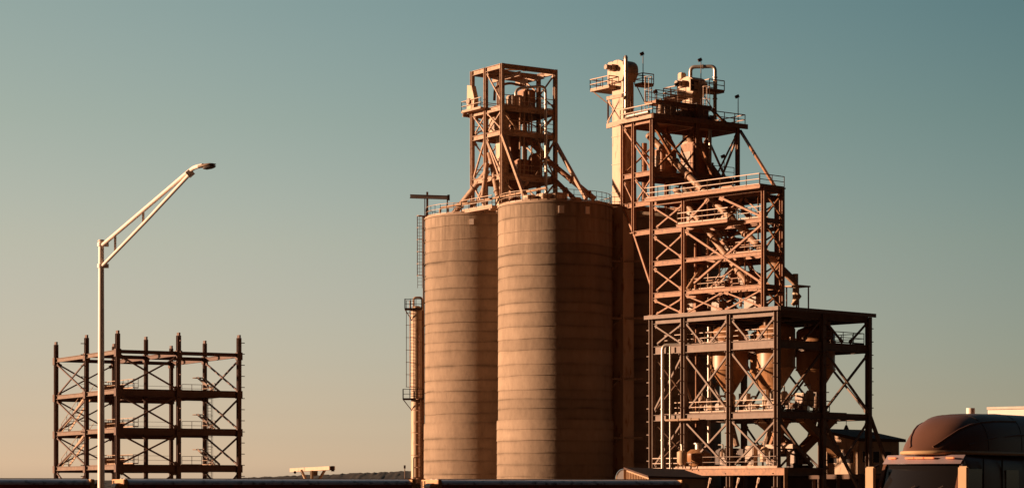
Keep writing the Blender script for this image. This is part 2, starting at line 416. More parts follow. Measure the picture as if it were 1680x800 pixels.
# ------------------------------------------------------------------ tower on the silo roofs
def rooftop_tower():
    fr = Frame(824, 246, 56)
    uL = fr.hit(775, 'u'); uM = fr.hit(797, 'u'); vR = fr.hit(911, 'v')
    d0 = fr.o.y; z0 = 31.45
    zt = PZ(104, d0); z1 = PZ(172, d0); z2 = PZ(213, d0); z3 = PZ(285, d0)
    t = thing('rooftop_tower', 'open steel tower with pipes and decks standing on the silo roofs', 'tower', fr.p(0, 0, z0))
    mt = 'steel_tan'
    for u, v in ((0, 0), (uM, 0), (uL, 0), (0, vR), (uL, vR), (0, vR * .93), (uM, vR)):
        if (u, v) == (0, vR * .93): continue
        column(t, fr, u, v, z0, zt, .38, mt)
    column(t, fr, uL, vR * .5, z0, zt, .34, mt)
    for z, h in ((zt, .5), (z1, .55), (z2, .5), (z3, .55)):
        for a, b in (((0, 0), (uM, 0)), ((uM, 0), (uL, 0)), ((0, 0), (0, vR)), ((uL, 0), (uL, vR)), ((0, vR), (uL, vR))):
            beam(t, fr, a, b, z, .28, h, mt)
    # hoist beams in the open roof
    beam(t, fr, (uM, 0), (uM, vR), zt - .06, .24, .5, mt)
    beam(t, fr, (0, vR * .36), (uL, vR * .36), zt - .55, .26, .5, mt)
    beam(t, fr, (0, vR * .8), (uL, vR * .8), zt - .55, .26, .5, mt)
    brace(t, fr, (uM, 0, zt - .3), (0, vR * .5, zt - .3), .16, mt)
    # decks
    slab(t, fr, .1, .1, uL - .1, vR - .1, z1 + .07, .12); slab(t, fr, .1, .1, uL - .1, vR - .1, z2 + .07, .12)
    slab(t, fr, .1, .1, uL - .1, vR - .1, z3 + .07, .12)
    # cantilever platform on the sunny side
    slab(t, fr, uM - .4, -.95, uL + .8, -.25, z1 + .05, .14, 'steel_tan')
    slab(t, fr, uL + .25, -.1, uL + .8, vR * .7, z1 + .05, .14, 'steel_tan')
    beam(t, fr, (uL, 0), (uL + .9, 0), z1 - .12, .22, .42, mt); beam(t, fr, (uL + .7, -1.0), (uL + .7, vR * .6), z1 - .12, .2, .36, mt)
    railing(t, [fr.p(uM - .4, -.9, z1 + .05), fr.p(uL + .75, -.9, z1 + .05), fr.p(uL + .75, vR * .6, z1 + .05)])
    railing(t, [fr.p(.1, .05, z1 + .08), fr.p(.1, vR - .1, z1 + .08)], 'steel_tan'); railing(t, [fr.p(uL - .1, .3, z1 + .08), fr.p(uL - .1, vR - .1, z1 + .08)])
    railing(t, [fr.p(uL + .1, .3, z2 + .08), fr.p(uL + .1, vR - .3, z2 + .08)]); railing(t, [fr.p(.1, .05, z2 + .08), fr.p(.1, vR - .1, z2 + .08)], 'steel_tan')
    railing(t, [fr.p(.1, .3, z3 + .08), fr.p(.1, vR - .2, z3 + .08)], 'steel_tan'); railing(t, [fr.p(uL + .1, .3, z3 + .08), fr.p(uL + .1, vR - .2, z3 + .08)])
    # bracing
    brace(t, fr, (0, 0, z1 + .3), (uM, 0, zt - .4), .14, mt); brace(t, fr, (uL, vR, zt - .4), (0, vR, z1 + .2), .14, mt)
    brace(t, fr, (0, vR, zt - .4), (uL, vR, z1 + .2), .14, mt)
    xbrace(t, fr, 0, 0, uM, 0, z2, z1 - .3, .13, mt); xbrace(t, fr, uM, 0, uL, 0, z2, z1 - .3, .13, mt)
    brace(t, fr, (0, 0, z3), (uM, 0, z2 - .4), .2, mt); brace(t, fr, (uM, 0, z2 - .4), (0, 0, z3 - 1.2), .2, mt)
    brace(t, fr, (uL, 0, z3 - .3), (uM, 0, z2 - .3), .17, mt); brace(t, fr, (uL, 0, z0 + .5), (uM, 0, z3 - .4), .17, mt)
    brace(t, fr, (uM, 0, z0 + .4), (uL, 0, z3 - .4), .17, mt)
    xbrace(t, fr, 0, vR * .62, 0, vR, z2 - .3, z3, .15, mt); xbrace(t, fr, uL, vR * .5, uL, vR, z2, z1 - .3, .15, mt)
    xbrace(t, fr, 0, vR, uL, vR, z3, z2 - .3, .15, mt); xbrace(t, fr, 0, vR, uL, vR, z0, z3 - .3, .15, mt)
    xbrace(t, fr, uL, 0, uL, vR * .5, z2, z1 - .4, .14, mt); xbrace(t, fr, uL, 0, uL, vR * .5, z3, z2 - .4, .14, mt)
    xbrace(t, fr, 0, vR, uL, vR, z2, z1 - .4, .13, mt)
    xbrace(t, fr, 0, 0, 0, vR * .5, z0 + .2, z3 - .5, .14, mt)
    brace(t, fr, (0, 0, z1 - .5), (0, vR * .3, z2), .14, mt); brace(t, fr, (0, vR, z1 - .5), (0, vR * .7, z2), .14, mt)
    # struts down to the silo roofs
    e1 = at(861, 323, 241); e2 = at(977, 327, 244)
    MB().bar(fr.p(0, 0, z2 - .5), e1, .34, .34).build('strut', M[mt], t)
    MB().bar(fr.p(0, vR, z2 - .8), at(962, 326, 243.5), .34, .34).build('strut', M[mt], t)
    lad = MB(); ladder_mb(lad, fr.p(-.35, vR * .72, z3), fr.p(-.35, vR * .72, z1 + 1), fr.V, .5, -fr.U); lad.build('ladder', M['steel_tan'], t)
    return fr, uL, uM, vR, z0, z1, z2, z3, zt
fr, uL, uM, vR, z0, z1, z2, z3, zt = rooftop_tower()
# equipment in and round that tower
def box_thing(name, label, cat, fr, u, v, z, su, sv, h, mat, part='housing', extra=True, group=None):
    t = thing(name, label, cat, fr.p(u, v, z), group)
    MB().obox(fr.p(u, v, z + h / 2), fr.U, fr.V, ZV, su, sv, h).build(part, M[mat], t, bevel=min(.05, su * .05))
    if extra:
        m = MB(); m.obox(fr.p(u, v, z + h + .05), fr.U, fr.V, ZV, su * .8, sv * .8, .1); m.build('lid', M[mat], t)
        MB().obox(fr.p(u, v - sv / 2 - .02, z + h * .5), fr.U, fr.V, ZV, su * .6, .03, h * .5).build('access_panel', M['machine'], t)
    return t
def elevator(name, label, fr, u, v, z0, z1, su, sv, mat='casing', head=True, ring=3.0):
    """bucket elevator: rectangular casing with bolted joints and a rounded head"""
    t = thing(name, label, 'bucket elevator', fr.p(u, v, z0), 'vertical bucket elevators')
    m = MB().obox(fr.p(u, v, (z0 + z1) / 2), fr.U, fr.V, ZV, su, sv, z1 - z0); z = z0 + ring
    while z < z1 - .3:
        m.obox(fr.p(u, v, z), fr.U, fr.V, ZV, su + .10, sv + .10, .07); z += ring
    m.build('casing', M[mat], t)
    if head:
        w = sv * 1.28; hh = su * 1.0; c = fr.p(u, v, z1)
        prof = []
        for k in range(11):
            a = math.pi * k / 10
            prof.append(c + fr.U * (math.cos(a) * su * .78) + ZV * (hh * .62 + math.sin(a) * hh * .55))
        prof = [c + fr.U * (su * .52) - ZV * .1, ] + [c + fr.U * su * .78 + ZV * hh * .35] + prof + [c - fr.U * su * .78 + ZV * hh * .35] + [c - fr.U * (su * .52) - ZV * .1]
        MB().poly([p - fr.V * w / 2 for p in prof], fr.V * w).build('head', M[mat], t, smooth=30)
        mm = MB(); mm.obox(c + fr.U * (su * .2) - fr.V * (w / 2 + .3) + ZV * hh * .75, fr.U, fr.V, ZV, .7, .55, .6)
        mm.cyl(c + fr.U * (su * .2) - fr.V * (w / 2 + .55) + ZV * hh * .75, c + fr.U * (su * .2) - fr.V * (w / 2 + 1.15) + ZV * hh * .75, .26)
        mm.build('drive_motor', M['machine'], t)
    return t
elevator('bucket_elevator', 'short cream elevator casing inside the steel tower on the silo roofs', fr, uM + .2, vR * .33, z0, z1 - .3, .9, 1.1, head=False)
elevator('bucket_elevator', 'slim dark elevator casing at the back of the silo roof tower', fr, uL * .75, vR * .62, z0, z1 + .6, 1.2, 1.3, 'steel_rust', head=False)
t = thing('elevator_drive', 'tall cream drive housing on the cantilever platform of the silo roof tower', 'drive housing', fr.p(uL - .5, -.5, z1 + .05))
MB().poly([fr.p(uL - .1 - a, -.8, z1 + .05 + h) for a, h in ((0, 0), (1.3, 0), (1.5, 1.1), (.95, 2.6), (.1, 2.75))], fr.V * .55).build('housing', M['casing'], t)
MB().cyl(fr.p(uL - .6, -.8, z1 + 1.0), fr.p(uL - .6, -.98, z1 + 1.0), .33).build('drive_motor', M['machine'], t)
# dust filter and screens on decks
box_thing('dust_filter', 'tan dust filter box on the upper deck of the silo roof tower', 'dust filter', fr, uM * .6, vR * .42, z1 + .08, 1.3, 1.5, 1.35, 'machine')
box_thing('dust_filter', 'dark dust filter box at the back right of the silo roof tower', 'dust filter', fr, uL * .6, vR * .8, z1 + .08, 1.5, 1.4, 2.4, 'steel_rust')
box_thing('vibrating_screen', 'cream screen housing on the second deck of the silo roof tower', 'screen', fr, uL * .55, vR * .25, z2 + .08, 1.6, 1.6, 1.7, 'casing')
box_thing('vibrating_screen', 'brown screen housing on the lowest deck of the silo roof tower', 'screen', fr, uM * .6, vR * .55, z3 + .08, 1.5, 1.7, 1.8, 'steel_rust')
box_thing('vibrating_screen', 'dark brown screen housing under the second deck of the silo roof tower', 'screen', fr, uL * .7, vR * .45, z3 + .08, 1.5, 1.7, 2.4, 'steel_rust')
t = thing('blower', 'round fan casing between the lower decks of the silo roof tower', 'blower', fr.p(uM * .4, vR * .75, z3 + .1))
c = fr.p(uM * .4, vR * .75, z3 + 2.0); MB().cyl(c - fr.U * .3, c + fr.U * .3, .75, n=24).build('fan_casing', M['steel_rust'], t)
MB().obox(c - ZV * 1.25, fr.U, fr.V, ZV, .9, 1.2, 1.3).build('pedestal', M['steel_rust'], t)
MB().tube([c + fr.V * .6 + ZV * .2, c + fr.V * 1.4 + ZV * .7, c + fr.V * 1.6 + ZV * 2.2], .28).build('outlet_duct', M['steel_rust'], t)
# pipes of that tower
dd = 246.5
pipe_thing('vent_pipe', 'shiny vent pipe looped over the upper deck and down the silo roof tower front', 'pipe',
           [at(846, 158, dd), at(846, 145, dd), at(895, 141, dd + 1.2), at(896, 322, dd + 1.2)], .15, 'galv', .7, flange=1.9)
pipe_thing('vent_pipe', 'dark vent pipe arched below the open roof of the silo roof tower', 'pipe',
           [at(811, 165, 250), at(812, 143, 250), at(836, 136, 250.5), at(866, 143, 251), at(868, 165, 251)], .14, 'steel_rust', .5, flange=0)
pipe_thing('spout', 'fat tan spout slanting from the silo roof tower down to the far silo roof', 'spout', [at(800, 280, 249.5), at(745, 350, 252)], .33, 'steel_tan')
pipe_thing('spout', 'steep tan spout leaving the silo roof tower towards its near left foot', 'spout', [at(803, 250, 248.2), at(806, 262, 248.2), at(817, 322, 246.3)], .3, 'steel_tan', .3, flange=1.6)
pipe_thing('spout', 'near vertical tan spout beside the left corner of the silo roof tower', 'spout', [at(799, 268, 247.6), at(792, 325, 247.2)], .26, 'steel_tan', flange=1.8)
pipe_thing('spout', 'dark spout slanting right out of the silo roof tower onto the near silo roof', 'spout', [at(885, 252, 249), at(975, 326, 246)], .30, 'steel_rust')
pipe_thing('spout', 'short dark spout low on the right side of the silo roof tower', 'spout', [at(905, 290, 249.8), at(944, 328, 247.5)], .26, 'steel_rust')
pipe_thing('spout', 'dark crossing spout between the lower decks of the silo roof tower', 'spout', [at(862, 225, 250), at(900, 262, 250.5)], .3, 'steel_rust')
for q, (px, y0, y1) in enumerate(((853, 160, 290), (860, 150, 287), (872, 168, 300), (868, 150, 215))):
    pipe_thing('riser_pipe', ['thin brown riser pipe nearest the front column of the silo roof tower', 'second thin brown riser pipe in the silo roof tower',
               'lowest reaching brown riser pipe in the silo roof tower', 'short brown riser pipe on the silo roof tower upper decks'][q], 'pipe',
               [at(px, y1, 248 + q * .6), at(px, y0, 248 + q * .6)], .09, 'steel_tan', flange=1.5, n=8)
# long conveying line over the roofs with its walkway
t = thing('conveying_pipe', 'long pale conveying pipe rising across the silo roofs on short trestles', 'pipe', at(722, 352, 252))
pa = [at(722, 352, 253), at(722, 341, 253), at(800, 327, 248), at(897, 308, 238)]
MB().tube(pipe_path(pa, .4), .13).build('pipe', M['rail'], t)
for f_ in (.08, .3, .52, .75):
    q = at(722 + 175 * f_, 341 - 33 * f_, 253 - 15 * f_)
    m = MB(); m.bar(q - ZV * .1, Vector((q.x, q.y, 31.45)), .1, .1); m.build('trestle', M['rail'], t)
t = thing('roof_walkway', 'pale grating walkway bridging the gap between the two front silo roofs', 'walkway', at(800, 338, 247))
wk = Frame(822, 244, 56)
MB().obox(wk.p(4.3, .5, 31.72), wk.U, wk.V, ZV, 6.0, 1.6, .3).build('grating', M['steel_tan'], t)
railing(t, [wk.p(1.3, -.28, 31.87), wk.p(7.3, -.28, 31.87)])
for q in (1.8, 6.8): MB().obox(wk.p(q, .5, 31.5), wk.U, wk.V, ZV, .3, 1.5, .14).build('bearer', M['steel_tan'], t)
fr1 = Frame(872, 239, 56)
for q, (px, d, w, h, lb) in enumerate(((893, 240, 1.3, .85, 'cream hatch box on the near silo roof under the vent pipe'), (914, 240.5, 1.6, 1.0, 'larger cream hatch box on the near silo roof beside the pipe'),
                               (868, 240, 1.1, .7, 'low cream hatch box at the left rim of the near silo roof'), (945, 241, .9, .6, 'small hatch box right of centre on the near silo roof'))):
    f_ = Frame(px, d, 56); box_thing('roof_hatch', lb, 'hatch', f_, 0, 0, 31.5, w, w, h, 'casing', group='hatch boxes on the silo roof')
f_ = Frame(800, 252, 56); box_thing('roof_hatch', 'cream hatch box on the far silo roof under the tower', 'hatch', f_, 0, 0, 31.64, 2.0, 1.6, .9, 'casing', group='hatch boxes on the silo roof')
# hoist beam on the far silo
t = thing('jib_hoist', 'dark jib hoist beam on posts at the left rim of the far silo', 'hoist', at(701, 355, 254))
a, b = at(673, 322, 254), at(736, 324, 253); MB().ibeam(a, b, .3, .42, .06).build('jib_beam', M['dark'], t)
for q in (701, 734): p = at(q, 320 if q == 701 else 325, 253.8); MB().bar(Vector((p.x, p.y, 31.5)), p + ZV * (.35 if q == 701 else -.1), .22 if q == 701 else .14, .22).build('post', M['steel_tan'], t)
MB().bar(at(697, 326, 253.7), at(697, 358, 253.7), .1, .1).build('post', M['steel_tan'], t)
p = at(736, 324, 253); MB().obox(p, Vector((1, 0, 0)), Vector((0, 1, 0)), ZV, .25, .3, .6).build('trolley_stop', M['dark'], t)
# caged ladder at the far silo edge
t = thing('caged_ladder', 'caged ladder and drain pipe up the left edge of the far silo', 'ladder', at(690, 786, 254))
lx = at(689, 470, 254.2); m = MB(); ladder_mb(m, Vector((lx.x, 254.2, PZ(472, 254))), Vector((lx.x, 254.2, PZ(354, 254))), Vector((1, 0, 0)), .5, Vector((0, -1, 0)))
m.build('cage', M['steel_tan'], t)
MB().cyl(Vector((PX(695, 254.2), 254.2, GZ)), Vector((PX(695, 254.2), 254.2, PZ(354, 254))), .11).build('drain_pipe', M['dark'], t)
MB().bar(Vector((PX(686, 254.2), 254.2, PZ(354, 254))), Vector((PX(699, 254.2), 254.2, PZ(354, 254))), .4, .1).build('landing', M['steel_tan'], t)
# stack with ladder
def stack():
    d = 247.6; X0 = PX(684, d); zt = PZ(503, d)
    t = thing('process_stack', 'slim tan process column with caged ladder beside the far silo', 'stack', (X0, d, GZ))
    MB().lathe((X0, d, GZ), [(.62, 0), (.62, zt - GZ - .3), (.4, zt - GZ), (.2, zt - GZ + .1)], 32).build('shell', M['casing'], t)
    m = MB(); z = GZ + 2.5
    while z < zt - 1: m.lathe((X0, d, z), [(.66, 0), (.66, .07)], 32); z += 2.4
    m.build('ring_flange', M['steel_tan'], t)
    m = MB(); m.tube(pipe_path([Vector((X0 - .35, d, zt - .2)), Vector((X0 - .35, d, zt + 1.0)), Vector((X0 + .55, d, zt + 1.0)), Vector((X0 + .55, d, zt - 1))], .3), .11); m.build('gooseneck', M['rail'], t)
    m = MB(); m.cyl(Vector((X0 + .66, d - .25, GZ)), Vector((X0 + .66, d - .25, zt - .4)), .07); m.cyl(Vector((X0 + .3, d - .66, GZ)), Vector((X0 + .3, d - .66, zt - 3)), .06); m.build('riser', M['steel_rust'], t)
    L = MB(); zm = PZ(655, d)
    ladder_mb(L, Vector((X0 - .55, d - .62, zm)), Vector((X0 - .55, d - .62, zt + .6)), Vector((.8, .6, 0)), .45, Vector((-.8, -.6, 0)) * .9); L.build('caged_ladder', M['steel_rust'], t)
    L = MB(); ladder_mb(L, Vector((X0 + .25, d - .8, GZ)), Vector((X0 + .25, d - .8, zm)), Vector((1, 0, 0)), .45, Vector((0, -1, 0))); L.build('caged_ladder', M['steel_rust'], t)
    for z, w in ((zm, 1.1), (PZ(508, d), .9)):
        m = MB(); c = Vector((X0 - .35, d - .55, z)); m.obox(c, Vector((1, 0, 0)), Vector((0, 1, 0)), ZV, 2 * w, 1.3, .1)
        rail_mb(m, [c + Vector((w, -.6, 0)), c + Vector((-w, -.6, 0)), c + Vector((-w, .6, 0))], step=.7, r=.03)
        m.bar(c + Vector((-w, -.3, 0)), Vector((X0 - .5, d - .3, z - 1.2)), .07, .07); m.build('service_platform', M['dark'], t)
    box = MB(); box.obox(Vector((X0 - .2, d - .5, PZ(788, d))), Vector((1, 0, 0)), Vector((0, 1, 0)), ZV, 2.2, 1.6, .5); box.build('plinth', M['plain_concrete'], t)
    m = MB(); rail_mb(m, [Vector((X0 - .3, d - 1.2, PZ(784, d))), Vector((X0 + .5, d - 1.2, PZ(784, d)))], h=2.2, step=.8, r=.05); m.build('ladder_guard', M['steel_tan'], t)
stack()

# ------------------------------------------------------------------ loadout frame (lower right)
fl = Frame(1275, 222, 47)
lu = [0, fl.hit(1197, 'u'), fl.hit(1122, 'u'), fl.hit(1070, 'u')]
lv = [0, fl.hit(1350, 'v'), fl.hit(1425, 'v')]
LT, L2, L3, L4 = PZ(508, 222), PZ(556, 222), PZ(674, 222), PZ(768, 222)
def loadout():
    t = thing('loadout_frame', 'wide open steel frame holding hoppers under a flat top deck', 'steel frame', fl.p(0, 0, GZ))
    mt = 'steel_grey'; sp = -fl.U
    for i, u in enumerate(lu):
        for j, v in enumerate(lv):
            pegs = None
            if j == 1 and i in (1, 2): continue
            if (i, j) in ((0, 0), (1, 0), (2, 0), (3, 0)): pegs = -fl.V if i < 3 else fl.U
            if (i, j) in ((0, 1), (0, 2)): pegs = fl.V if j == 2 else -fl.U
            column(t, fl, u, v, GZ, LT - .02, .5, mt, pegs)
    for z, h in ((LT, .55), (L2, .8), (L3, .62), (L4, .6)):
        for j, v in enumerate(lv):
            for i in range(3):
                if z == L4 and (i == 2 or j == 2): continue
                if z == L2 and j == 1 and False: continue
                beam(t, fl, (lu[i], v), (lu[i + 1], v), z, .3, h, mt)
        for i, u in enumerate(lu):
            for j in range(2):
                if z in (L2, L3) and i == 3 and j == 1: pass
                if z == L4 and (j == 1 or i == 3): continue
                beam(t, fl, (u, lv[j]), (u, lv[j + 1]), z, .3, h, mt)
    # top deck with a projecting edge
    slab(t, fl, -.6, -.5, lu[3] + .5, lv[2] + .15, LT + .3, .22, mt)
    m = MB(); m.bar(fl.p(-.7, -.62, LT + .12), fl.p(lu[3] + .5, -.62, LT + .12), .14, .38); m.build('fascia', M['steel_grey'], t)
    m = MB(); m.bar(fl.p(-.78, -.55, LT + .12), fl.p(-.78, lv[2] + .15, LT + .12), .14, .38); m.build('fascia', M['steel_grey'], t)
    for k in range(1, 8):
        u = lu[3] * k / 8
        if min(abs(u - q) for q in lu) > .5: beam(t, fl, (u, 0), (u, lv[2]), LT - .02, .2, .36, mt)
    # partial floors
    slab(t, fl, .3, .3, lu[1] * 2 - .3, .95, L2 + .1); slab(t, fl, .3, lv[2] - 1.0, lu[2] - .3, lv[2] - .3, L2 + .1)
    slab(t, fl, .3, lv[1] - .6, lu[2] - .3, lv[1] + .6, L2 + .1)
    slab(t, fl, .3, .3, lu[2] - .2, lv[2] * .78, L3 + .1); slab(t, fl, lu[2], .3, lu[3], 2.4, L3 + .1)
    slab(t, fl, -.35, -.5, lu[2] + .3, lv[1] + .4, L4 + .12)
    # bracing, sunny side
    V_ = [(0, 1), (1, 2)]
    xbrace(t, fl, lu[2], 0, lu[3], 0, L2, LT - .5, .17, mt)
    for i, k in V_:
        mid = (lu[i] + lu[k]) / 2
        brace(t, fl, (lu[i], 0, LT - .4), (mid - .5, 0, L2), .18, mt); brace(t, fl, (lu[k], 0, LT - .4), (mid + .5, 0, L2), .18, mt)
    for i, k in ((0, 1), (1, 2)): xbrace(t, fl, lu[i], 0, lu[k], 0, L3, L2 - .8, .19, mt)
    brace(t, fl, (lu[3], 0, L3), (lu[2], 0, L2 - .8), .19, mt)
    for i, k in ((0, 1), (1, 2)): xbrace(t, fl, lu[i], 0, lu[k], 0, L4, L3 - .6, .19, mt)
    brace(t, fl, (lu[3], 0, L4), (lu[2], 0, L3 - .6), .19, mt)
    # shaded side
    for i, k in ((0, 1), (1, 2)):
        mid = (lv[i] + lv[k]) / 2
        if i == 1: brace(t, fl, (0, lv[i], LT - .4), (0, mid - .4, L2), .18, mt)
        brace(t, fl, (0, lv[k], LT - .4), (0, mid + .4, L2), .18, mt)
    brace(t, fl, (0, 0, L3), (0, lv[1], L2 - .8), .19, mt)
    xbrace(t, fl, 0, lv[1], 0, lv[2], L3, L2 - .8, .2, mt)
    brace(t, fl, (lu[1], lv[2], L2 - .8), (0, lv[2], L3), .19, mt)
    brace(t, fl, (0, 0, L3 - .6), (0, lv[1] * .78, L4), .28, mt)
    brace(t, fl, (0, lv[1], L3 - .6), (0, lv[1] + 8.7, GZ - .2), .26, mt); brace(t, fl, (0, lv[2], L3 - .6), (0, lv[2] * .72, L4 + .9), .18, mt)
    MB().bar(fl.p(0, lv[2] + .2, L3 - .1), fl.p(-.9, lv[2] + 5.5, GZ - .1), .3, .3).build('brace', M[mt], t)
    # far sides
    for (z0_, z1_) in ((L3, L2 - .8), (L4, L3 - .6)):
        xbrace(t, fl, lu[1], lv[2], lu[2], lv[2], z0_, z1_, .18, mt); xbrace(t, fl, lu[3], 0, lu[3], lv[1], z0_, z1_, .18, mt)
        xbrace(t, fl, lu[2], lv[2], lu[3], lv[2], z0_, z1_, .18, mt)
    xbrace(t, fl, lu[2], lv[1], lu[3], lv[1], L3, L2 - .8, .17, mt)
    # railings
    railing(t, [fl.p(.4, .9, L2 + .1), fl.p(lu[2] - .4, .9, L2 + .1)]); railing(t, [fl.p(lu[2] - .1, 1.4, L2 + .1), fl.p(lu[3] - .4, 1.4, L2 + .1)])
    railing(t, [fl.p(.35, lv[1] + .3, L2 + .1), fl.p(.35, lv[2] - .3, L2 + .1), fl.p(lu[1], lv[2] - .3, L2 + .1)], 'steel_grey')
    railing(t, [fl.p(.2, .15, L3 + .1), fl.p(lu[2] + 1.4, .15, L3 + .1), fl.p(lu[2] + 1.4, 2.0, L3 + .1)], r=.04)
    railing(t, [fl.p(.15, .3, L3 + .1), fl.p(.15, lv[1] + 1.2, L3 + .1), fl.p(2, lv[1] + 1.2, L3 + .1)], 'steel_grey', r=.04)
    railing(t, [fl.p(-.2, -.4, L4 + .12), fl.p(lu[2] + .2, -.4, L4 + .12)], 'steel_grey', r=.03)
    railing(t, [fl.p(lu[2] + .4, -.2, L4 + .05), fl.p(lu[3] - .2, -.2, L4 + .05)], r=.045)
    # deep fascia girder of the lowest platform, with brackets beneath
    MB().ibeam(fl.p(-1.6, -.62, L4 - .28), fl.p(lu[2] - .8, -.62, L4 - .28), .3, .7, .07).build('edge_girder', M['steel_rust'], t)
    MB().bar(fl.p(-.6, -.66, L4 + .15), fl.p(lu[2] + .5, -.66, L4 + .15), .12, .26).build('edge_girder', M['steel_tan'], t)
    MB().bar(fl.p(-1.6, -.62, L4 + .1), fl.p(-1.6, -.62, GZ), .34, .34).build('column', M['steel_tan'], t)
    for u in (lu[0] + 2, lu[1] + 2.2, lu[1] - 1.5):
        brace(t, fl, (u, -.3, L4 - .7), (u + 1.6, -.3, GZ - .2), .12, 'steel_tan')
    # hanging lamp under the third floor
    return t
lo = loadout()
q = fl.p(.2, (lv[1] + lv[2]) / 2 + .3, L3 - .62)
t = thing('hanging_lamp', 'small dark lamp hanging below the right edge beam of the loadout frame', 'lamp', q - ZV * .9)
MB().cyl(q, q - ZV * .55, .03).build('cord', M['dark'], t); MB().cyl(q - ZV * .5, q - ZV * .95, .1, .28).build('lamp_shade', M['dark'], t)

# hoppers and their valves
hop_lab = {(0, 0): ('ochre cone hopper behind the front corner column of the loadout frame', 'front corner hopper'),
           (1, 0): ('ochre cone hopper second along the sunny side of the loadout frame', 'sunny side second hopper'),
           (0, 1): ('dark shaded cone hopper at the right of the loadout frame', 'right shaded hopper'),
           (1, 1): ('half hidden cone hopper between the others at the back of the frame', 'hidden back hopper')}
for (i, j), (lb, sh) in hop_lab.items():
    u = (lu[i] + lu[i + 1]) / 2; v = (lv[j] + lv[j + 1]) / 2 - .1
    if j == 1: v -= .9
    c = fl.p(u, v, 0); zb, zc = 11.35, 13.75
    t = thing('cone_hopper', lb, 'hopper', (c.x, c.y, zb), 'cone bottomed hoppers in the loadout frame')
    MB().lathe(c, [(1.92, zc), (1.92, 17.5), (1.75, 17.75), (.8, 18.15), (.3, 18.2)], 48).build('shell', M['hopper'], t)
    MB().lathe(c, [(.42, zb), (1.90, zc - .004)], 48).build('cone', M['hopper'], t)
    MB().lathe(c, [(1.99, zc - .06), (1.99, zc + .08)], 48).build('stiffener_ring', M['hopper'], t); MB().lathe(c, [(2.0, L2 + .15), (2.0, L2 + .35)], 48).build('stiffener_ring', M['hopper'], t)
    for a in range(4):
        n = Vector((math.cos(a * math.pi / 2 + .6), math.sin(a * math.pi / 2 + .6), 0))
        MB().bar(c + n * 1.9 + ZV * (L2 + .2), c + n * 2.35 + ZV * (L2 + .2), .3, .35).build('support_lug', M['hopper'], t)
    m = MB()
    for a in range(5):
        n = Vector((math.cos(a * 1.3), math.sin(a * 1.3), 0)) * random.uniform(.5, 1.5); h = random.uniform(.35, 1.0)
        m.cyl(c + n + ZV * 17.7, c + n + ZV * (18.0 + h * .6), random.uniform(.12, .28))
    m.build('inlet_pipe', M['machine'], t)
    t = thing('rotary_valve', 'rotary valve with drive under the ' + sh, 'valve', c + ZV * (zb - 1.0), 'rotary valves under the hoppers')
    m = MB(); m.cyl(c + ZV * (zb - .02), c + ZV * (zb - .35), .5, n=20); m.cyl(c + ZV * (zb - .35), c + ZV * (zb - .75), .36, n=20); m.build('flange', M['machine'], t)
    MB().cyl(c + ZV * (zb - .95) - fl.U * .5, c + ZV * (zb - .95) + fl.U * .5, .42, n=20).build('valve_body', M['machine'], t)
    MB().cyl(c + ZV * (zb - .95) + fl.U * .5, c + ZV * (zb - .95) + fl.U * 1.3, .22).build('drive_motor', M['galv'], t)
    MB().tube([c + ZV * (zb - 1.3), c + ZV * (L3 - .2), c + fl.V * (.9 if j else -.9) * .2 - fl.U * (1.2 if i else -1.2) + ZV * (L3 - 3.2)], .3).build('outlet_spout', M['machine'], t)
# crowd of small plant on the third floor and lowest platform
def pump(label, f_, u, v, z, s=1.0, mat='machine', cat='pump', kind=0):
    t = thing(['air_pump', 'control_cabinet', 'filter_pot'][kind], label, ['pump', 'cabinet', 'filter'][kind], f_.p(u, v, z))
    if kind == 0:
        MB().obox(f_.p(u, v, z + .1 * s), f_.U, f_.V, ZV, 1.2 * s, .6 * s, .2 * s).build('base_frame', M['dark'], t)
        MB().cyl(f_.p(u - .5 * s, v, z + .5 * s), f_.p(u + .1 * s, v, z + .5 * s), .27 * s, n=16).build('motor', M[mat], t)
        MB().cyl(f_.p(u + .35 * s, v - .2 * s, z + .5 * s), f_.p(u + .35 * s, v + .2 * s, z + .5 * s), .33 * s, n=16).build('pump_head', M['machine'], t)
        MB().tube(pipe_path([f_.p(u + .35 * s, v, z + .8 * s), f_.p(u + .35 * s, v, z + 1.5 * s), f_.p(u + .35 * s, v + .8 * s, z + 1.5 * s)], .2), .09 * s).build('outlet_pipe', M['galv'], t)
    elif kind == 1:
        MB().obox(f_.p(u, v, z + .75 * s), f_.U, f_.V, ZV, .9 * s, .45 * s, 1.4 * s).build('cabinet_body', M[mat], t, bevel=.02)
        MB().obox(f_.p(u, v - .245 * s, z + .8 * s), f_.U, f_.V, ZV, .75 * s, .03, 1.15 * s).build('door', M['machine'], t)
        MB().obox(f_.p(u, v, z + .03), f_.U, f_.V, ZV, .95 * s, .5 * s, .06).build('plinth', M['dark'], t)
    else:
        c = f_.p(u, v, z); MB().lathe(c, [(.34 * s, .45 * s), (.36 * s, 1.35 * s), (.2 * s, 1.6 * s), (.1 * s, 1.62 * s)], 20).build('vessel', M[mat], t)
        for a in (0, 2.1, 4.2):
            n = Vector((math.cos(a), math.sin(a), 0)) * .3 * s; MB().bar(c + n, c + n + ZV * .55 * s, .07, .07).build('leg', M['dark'], t)
        MB().tube([c + ZV * 1.6 * s, c + ZV * 2.0 * s, c + ZV * 2.0 * s + f_.U * .5 * s], .07 * s).build('outlet_pipe', M['galv'], t)
